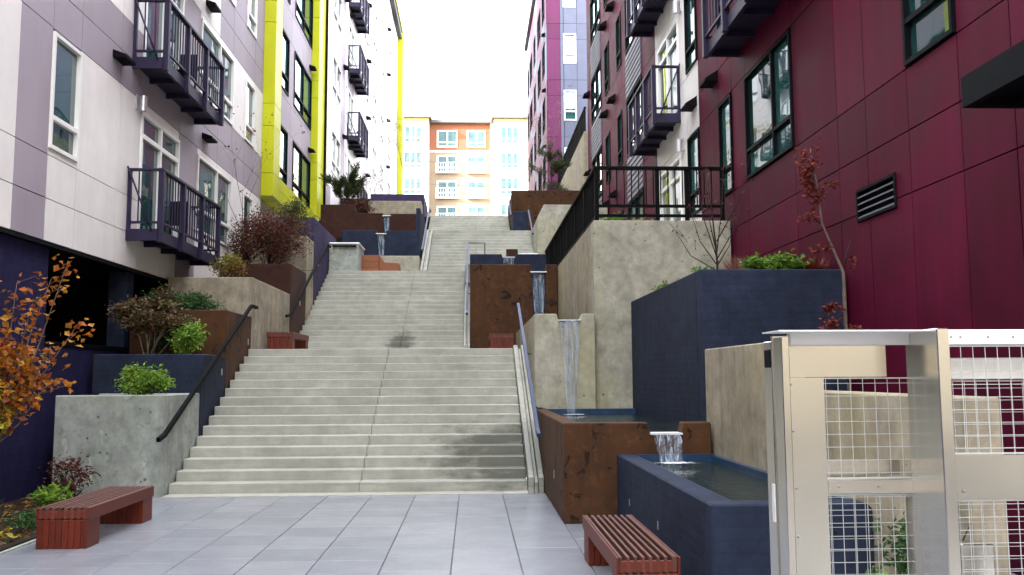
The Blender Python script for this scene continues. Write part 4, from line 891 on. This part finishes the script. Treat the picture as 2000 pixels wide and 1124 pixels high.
def pine(label, c, h, wid, base_z, seed, mat='leaf_pine', n=2600, needle=.13):
    t = thing('pine_shrub', label, 'shrub', (c[0], c[1], base_z)); p, tips = branchy((c[0], c[1], base_z), h, 2, .9, .03, (.12, 0), 7, .8, .75, seed, .08); tubes('trunk', p, 'bark_dark', t, 5)
    P = np.array([tuple(q[0]) for q in tips]); D = np.array([tuple(q[1]) for q in tips]); i = rng.integers(0, len(P), n); f = rng.random((n, 1)); leaves('foliage', P[i]-D[i]*f*.3+rng.normal(size=(n, 3))*.05, needle, mat, t, .1, .14, D[i]*1.2); return t
pine('wind-shaped pine bush on the upper left rust wall', (-4.65, 32.0), 1.55, 1, 7.15, 14, n=3600, needle=.16)
shrub('red_bush', 'low rusty red bush at the foot of the wind-shaped pine', (-4.1, 31.7, 7.65), (.75, .4, .36), 1800, .06, 'leaf_redbrown', 7.15, stem_n=10, extra=('leaf_bronze', 500, (0, 0, .1)))
pine('dark evergreen bush in the high rust planter at upper right', (3.1, 34.6), 1.3, 1, 8.7, 12, n=2400)
shrub('evergreen_shrub', 'rounded evergreen clump under the dark bush at upper right', (3.2, 34.5, 8.9), (.7, .4, .4), 1800, .07, 'leaf_pine', 8.7, stem_n=4, aspect=.3)
def ytree(name, label, x, y, z, h, mat, seed, n=420, spread=.35, sz=.06):
    t = thing(name, label, 'tree', (x, y, z)); p, tips = branchy((x, y, z), h, 2, spread, .02, (0, 0), 6, .8, 1.1, seed); tubes('trunk', p, 'bark', t, 5); P = np.array([tuple(q[0]) for q in tips]); i = rng.integers(0, len(P), n); leaves('foliage', P[i]+rng.normal(size=(n, 3))*.12, sz, mat, t, .3, .7)
ytree('yellow_sapling', 'slim yellow-leaved sapling in the topmost purple planter', -2.85, 37.0, 8.95, 2.1, 'leaf_yellow', 21, 500)
ytree('pink_sapling', 'thin pinkish sapling before the distant purple building', 3.2, 43.5, 8.28, 4.2, 'grass_red', 22, 300, .3)
ytree('pink_sapling', 'small pinkish shrub sapling behind the topmost purple planter', -4.2, 38.0, 8.9, 1.1, 'grass_red', 23, 200, .6)
def slender():
    t = thing('red_maple_sapling', 'slender pale-barked sapling with red leaves before the navy planter', 'tree', (4.13, 9.6, 0))
    pts = [(4.13, 9.6, 0, .026), (4.12, 9.6, 1.2, .025), (4.11, 9.62, 2.2, .022), (4.10, 9.6, 2.75, .018), (3.98, 9.6, 3.05, .013), (3.89, 9.62, 3.3, .011), (3.84, 9.6, 3.75, .011), (3.78, 9.6, 4.15, .005)]
    br = [[(4.10, 9.6, 2.75, .014), (4.16, 9.6, 3.0, .009), (4.2, 9.6, 3.12, .004)], [(3.87, 9.62, 3.3, .009), (3.72, 9.6, 3.42, .005), (3.62, 9.6, 3.36, .003)], [(3.95, 9.6, 3.05, .006), (3.8, 9.55, 3.0, .003)], [(4.12, 9.6, 1.5, .01), (3.95, 9.5, 1.9, .006), (3.85, 9.5, 2.2, .003)], [(4.12, 9.6, 1.8, .008), (4.0, 9.6, 2.25, .004)], [(3.84, 9.6, 3.6, .006), (3.98, 9.6, 3.75, .003)], [(3.84, 9.6, 3.65, .006), (3.66, 9.6, 3.9, .003)]]
    tubes('trunk', [pts], 'bark', t, 8); [tubes('branch', [b], 'bark_dark', t, 5) for b in br]
    P = [cloud((3.8, 9.6, 3.78), (.15, .15, .4), 420, 22, .3), cloud((3.72, 9.6, 3.95), (.14, .14, .2), 200, 9, .4), cloud((3.7, 9.6, 3.35), (.16, .1, .08), 70, 7, .4), cloud((3.85, 9.55, 3.0), (.12, .08, .08), 60, 5, .4), cloud((3.98, 9.55, 2.35), (.14, .1, .1), 130, 7, .4), cloud((3.9, 9.5, 2.05), (.2, .12, .2), 220, 12, .4), cloud((4.18, 9.6, 2.1), (.08, .08, .1), 60, 4, .4), cloud((4.2, 9.6, 2.85), (.06, .06, .1), 20, 4, .4), cloud((4.05, 9.6, 3.72), (.15, .08, .06), 50, 4, .4)]
    leaves('foliage', np.concatenate(P), .045, 'leaf_red', t, .3, .65)
slender()
def bare():
    t = thing('bare_sapling', 'dark bare branching sapling in the navy planter before the concrete wall', 'tree', (3.55, 12.6, 2.78)); b = (3.55, 12.6, 2.78)
    br = [[(*b, .02), (3.54, 12.6, 3.1, .017), (3.52, 12.6, 3.5, .013), (3.46, 12.6, 4.15, .007), (3.4, 12.6, 4.75, .003)]]
    rd = random.Random(9); tips = []
    for (dx, dz, L) in ((-.62, .52, 3.12), (-.4, .75, 3.2), (-.25, 1.1, 3.3), (.3, .65, 3.2), (.42, .95, 3.3), (.15, 1.25, 3.4), (-.12, .95, 3.35), (.5, 1.1, 3.55)):
        s = Vector((3.535, 12.6, L)); e = s+Vector((dx, rd.uniform(-.3, .3), dz*1.15)); m = s.lerp(e, .5)+Vector((dx*.12, 0, -.08)); br.append([(*s, .009), (*m, .006), (*e, .0025)])
        for f in (.5, .7, .85, 1.0):
            p = s.lerp(e, f); tips.append(p); q = p+Vector((rd.uniform(-.16, .16), rd.uniform(-.1, .1), rd.uniform(.05, .25))); br.append([(*p, .003), (*q, .0015)]); tips.append(q)
    tubes('trunk', br, 'bark_dark', t, 6); P = np.array([tuple(p) for p in tips]); P = np.repeat(P, 2, 0)+rng.normal(size=(len(P)*2, 3))*.05; leaves('foliage', P, .04, 'leaf_redbrown', t, .3, .7)
bare()
shrub('green_shrub', 'leafy green shrub along the rim of the large navy planter', (3.85, 11.0, 3.0), (.42, .35, .2), 1700, .06, 'leaf_green', 2.78, stem_n=4, clumps=22, cs=.36)
shrub('green_shrub', 'small green plant at the corner of the large navy planter', (3.02, 11.6, 2.93), (.14, .2, .14), 260, .05, 'leaf_green', 2.78, stem_n=3, clumps=8)
shrub('green_shrub', 'sprawling greenery at the far end of the large navy planter', (3.0, 13.8, 2.93), (.14, .5, .14), 420, .05, 'leaf_green', 2.78, stem_n=3, clumps=12)
def grass(label, c, h, n, mat, w=.12):
    t = thing('ornamental_grass', label, 'grass', c); a = rng.random(n)*6.28; r = rng.random(n)**.5*w; V = []; F = []
    for i in range(n):
        b = np.array(c)+np.array([math.cos(a[i])*r[i]*.4, math.sin(a[i])*r[i]*.4, 0]); hh = h*(.6+.5*rng.random()); m = b+np.array([math.cos(a[i])*r[i]*.5, math.sin(a[i])*r[i]*.5, hh*.6]); e = b+np.array([math.cos(a[i])*r[i]*1.5, math.sin(a[i])*r[i]*1.5, hh]); s = np.array([-math.sin(a[i]), math.cos(a[i]), 0])*.004
        k = len(V); V += [b-s, b+s, m+s, m-s, e]; F += [(k, k+1, k+2, k+3), (k+3, k+2, k+4)]
    mesh('blades', V, F, mat, t)
grass('tuft of pinkish ornamental grass in the large navy planter', (3.42, 11.3, 2.78), .38, 320, 'grass_red', .17)
grass('tuft of deep red grass against the magenta wall', (4.28, 10.9, 2.78), .34, 360, 'leaf_red', .2)
for i, (x, y) in enumerate(((2.6, 16.2), (3.0, 18.3), (3.6, 21.5), (3.2, 16.6))): shrub('green_shrub', ['low green plant near the front post of the terrace railing', 'low green plant in the middle of the concrete terrace', 'low green plant at the back of the concrete terrace', 'second low green plant behind the front terrace railing'][i], (x, y, 4.42), (.35, .4, .2), 500, .06, 'leaf_mixed' if i % 2 else 'leaf_green', 4.2, stem_n=3)
# bed by the left bench
shrub('dark_shrub', 'purple-brown twiggy shrub against the speckled planter behind the left bench', (-5.25, 12.1, .35), (.34, .3, .26), 700, .05, 'leaf_redbrown', .03, stem_n=16)
shrub('fern', 'bright green fern in the bed behind the left bench', (-5.05, 11.2, .2), (.22, .2, .12), 260, .12, 'leaf_bright', .03, stem_n=0, aspect=.2)
shrub('dark_shrub', 'low dark shrub at the far left of the planting bed', (-5.35, 9.7, .22), (.4, .5, .2), 900, .06, 'leaf_dark', .03, stem_n=6)
shrub('green_shrub', 'yellow-green leafy clump at the near left corner of the bed', (-4.85, 8.8, .16), (.28, .25, .14), 420, .08, 'leaf_green', .03, stem_n=3, extra=('leaf_yellow', 14, (.2, .5, 0)))
shrub('dark_shrub', 'dark low ground plant beside the left bench end', (-4.75, 10.3, .12), (.25, .7, .1), 900, .05, 'leaf_dark', .03, stem_n=3)
P = np.stack([rng.uniform(-6, -4.5, 2600), rng.uniform(4, 12.6, 2600), np.full(2600, .035)], 1); tag(leaves('leaf_litter', P, .05, 'litter', None, .95, .7), 'fallen leaves and mulch scattered over the planting bed', 'leaf litter', kind='stuff')
shrub('dark_shrub', 'dark green plant behind the right gate panel', (2.5, 5.0, .55), (.2, .35, .35), 1400, .05, 'leaf_dark', 0, stem_n=5); shrub('green_shrub', 'bright sprig low behind the left mesh of the gate', (2.2, 4.9, .5), (.1, .1, .1), 90, .04, 'leaf_green', 0, stem_n=3)
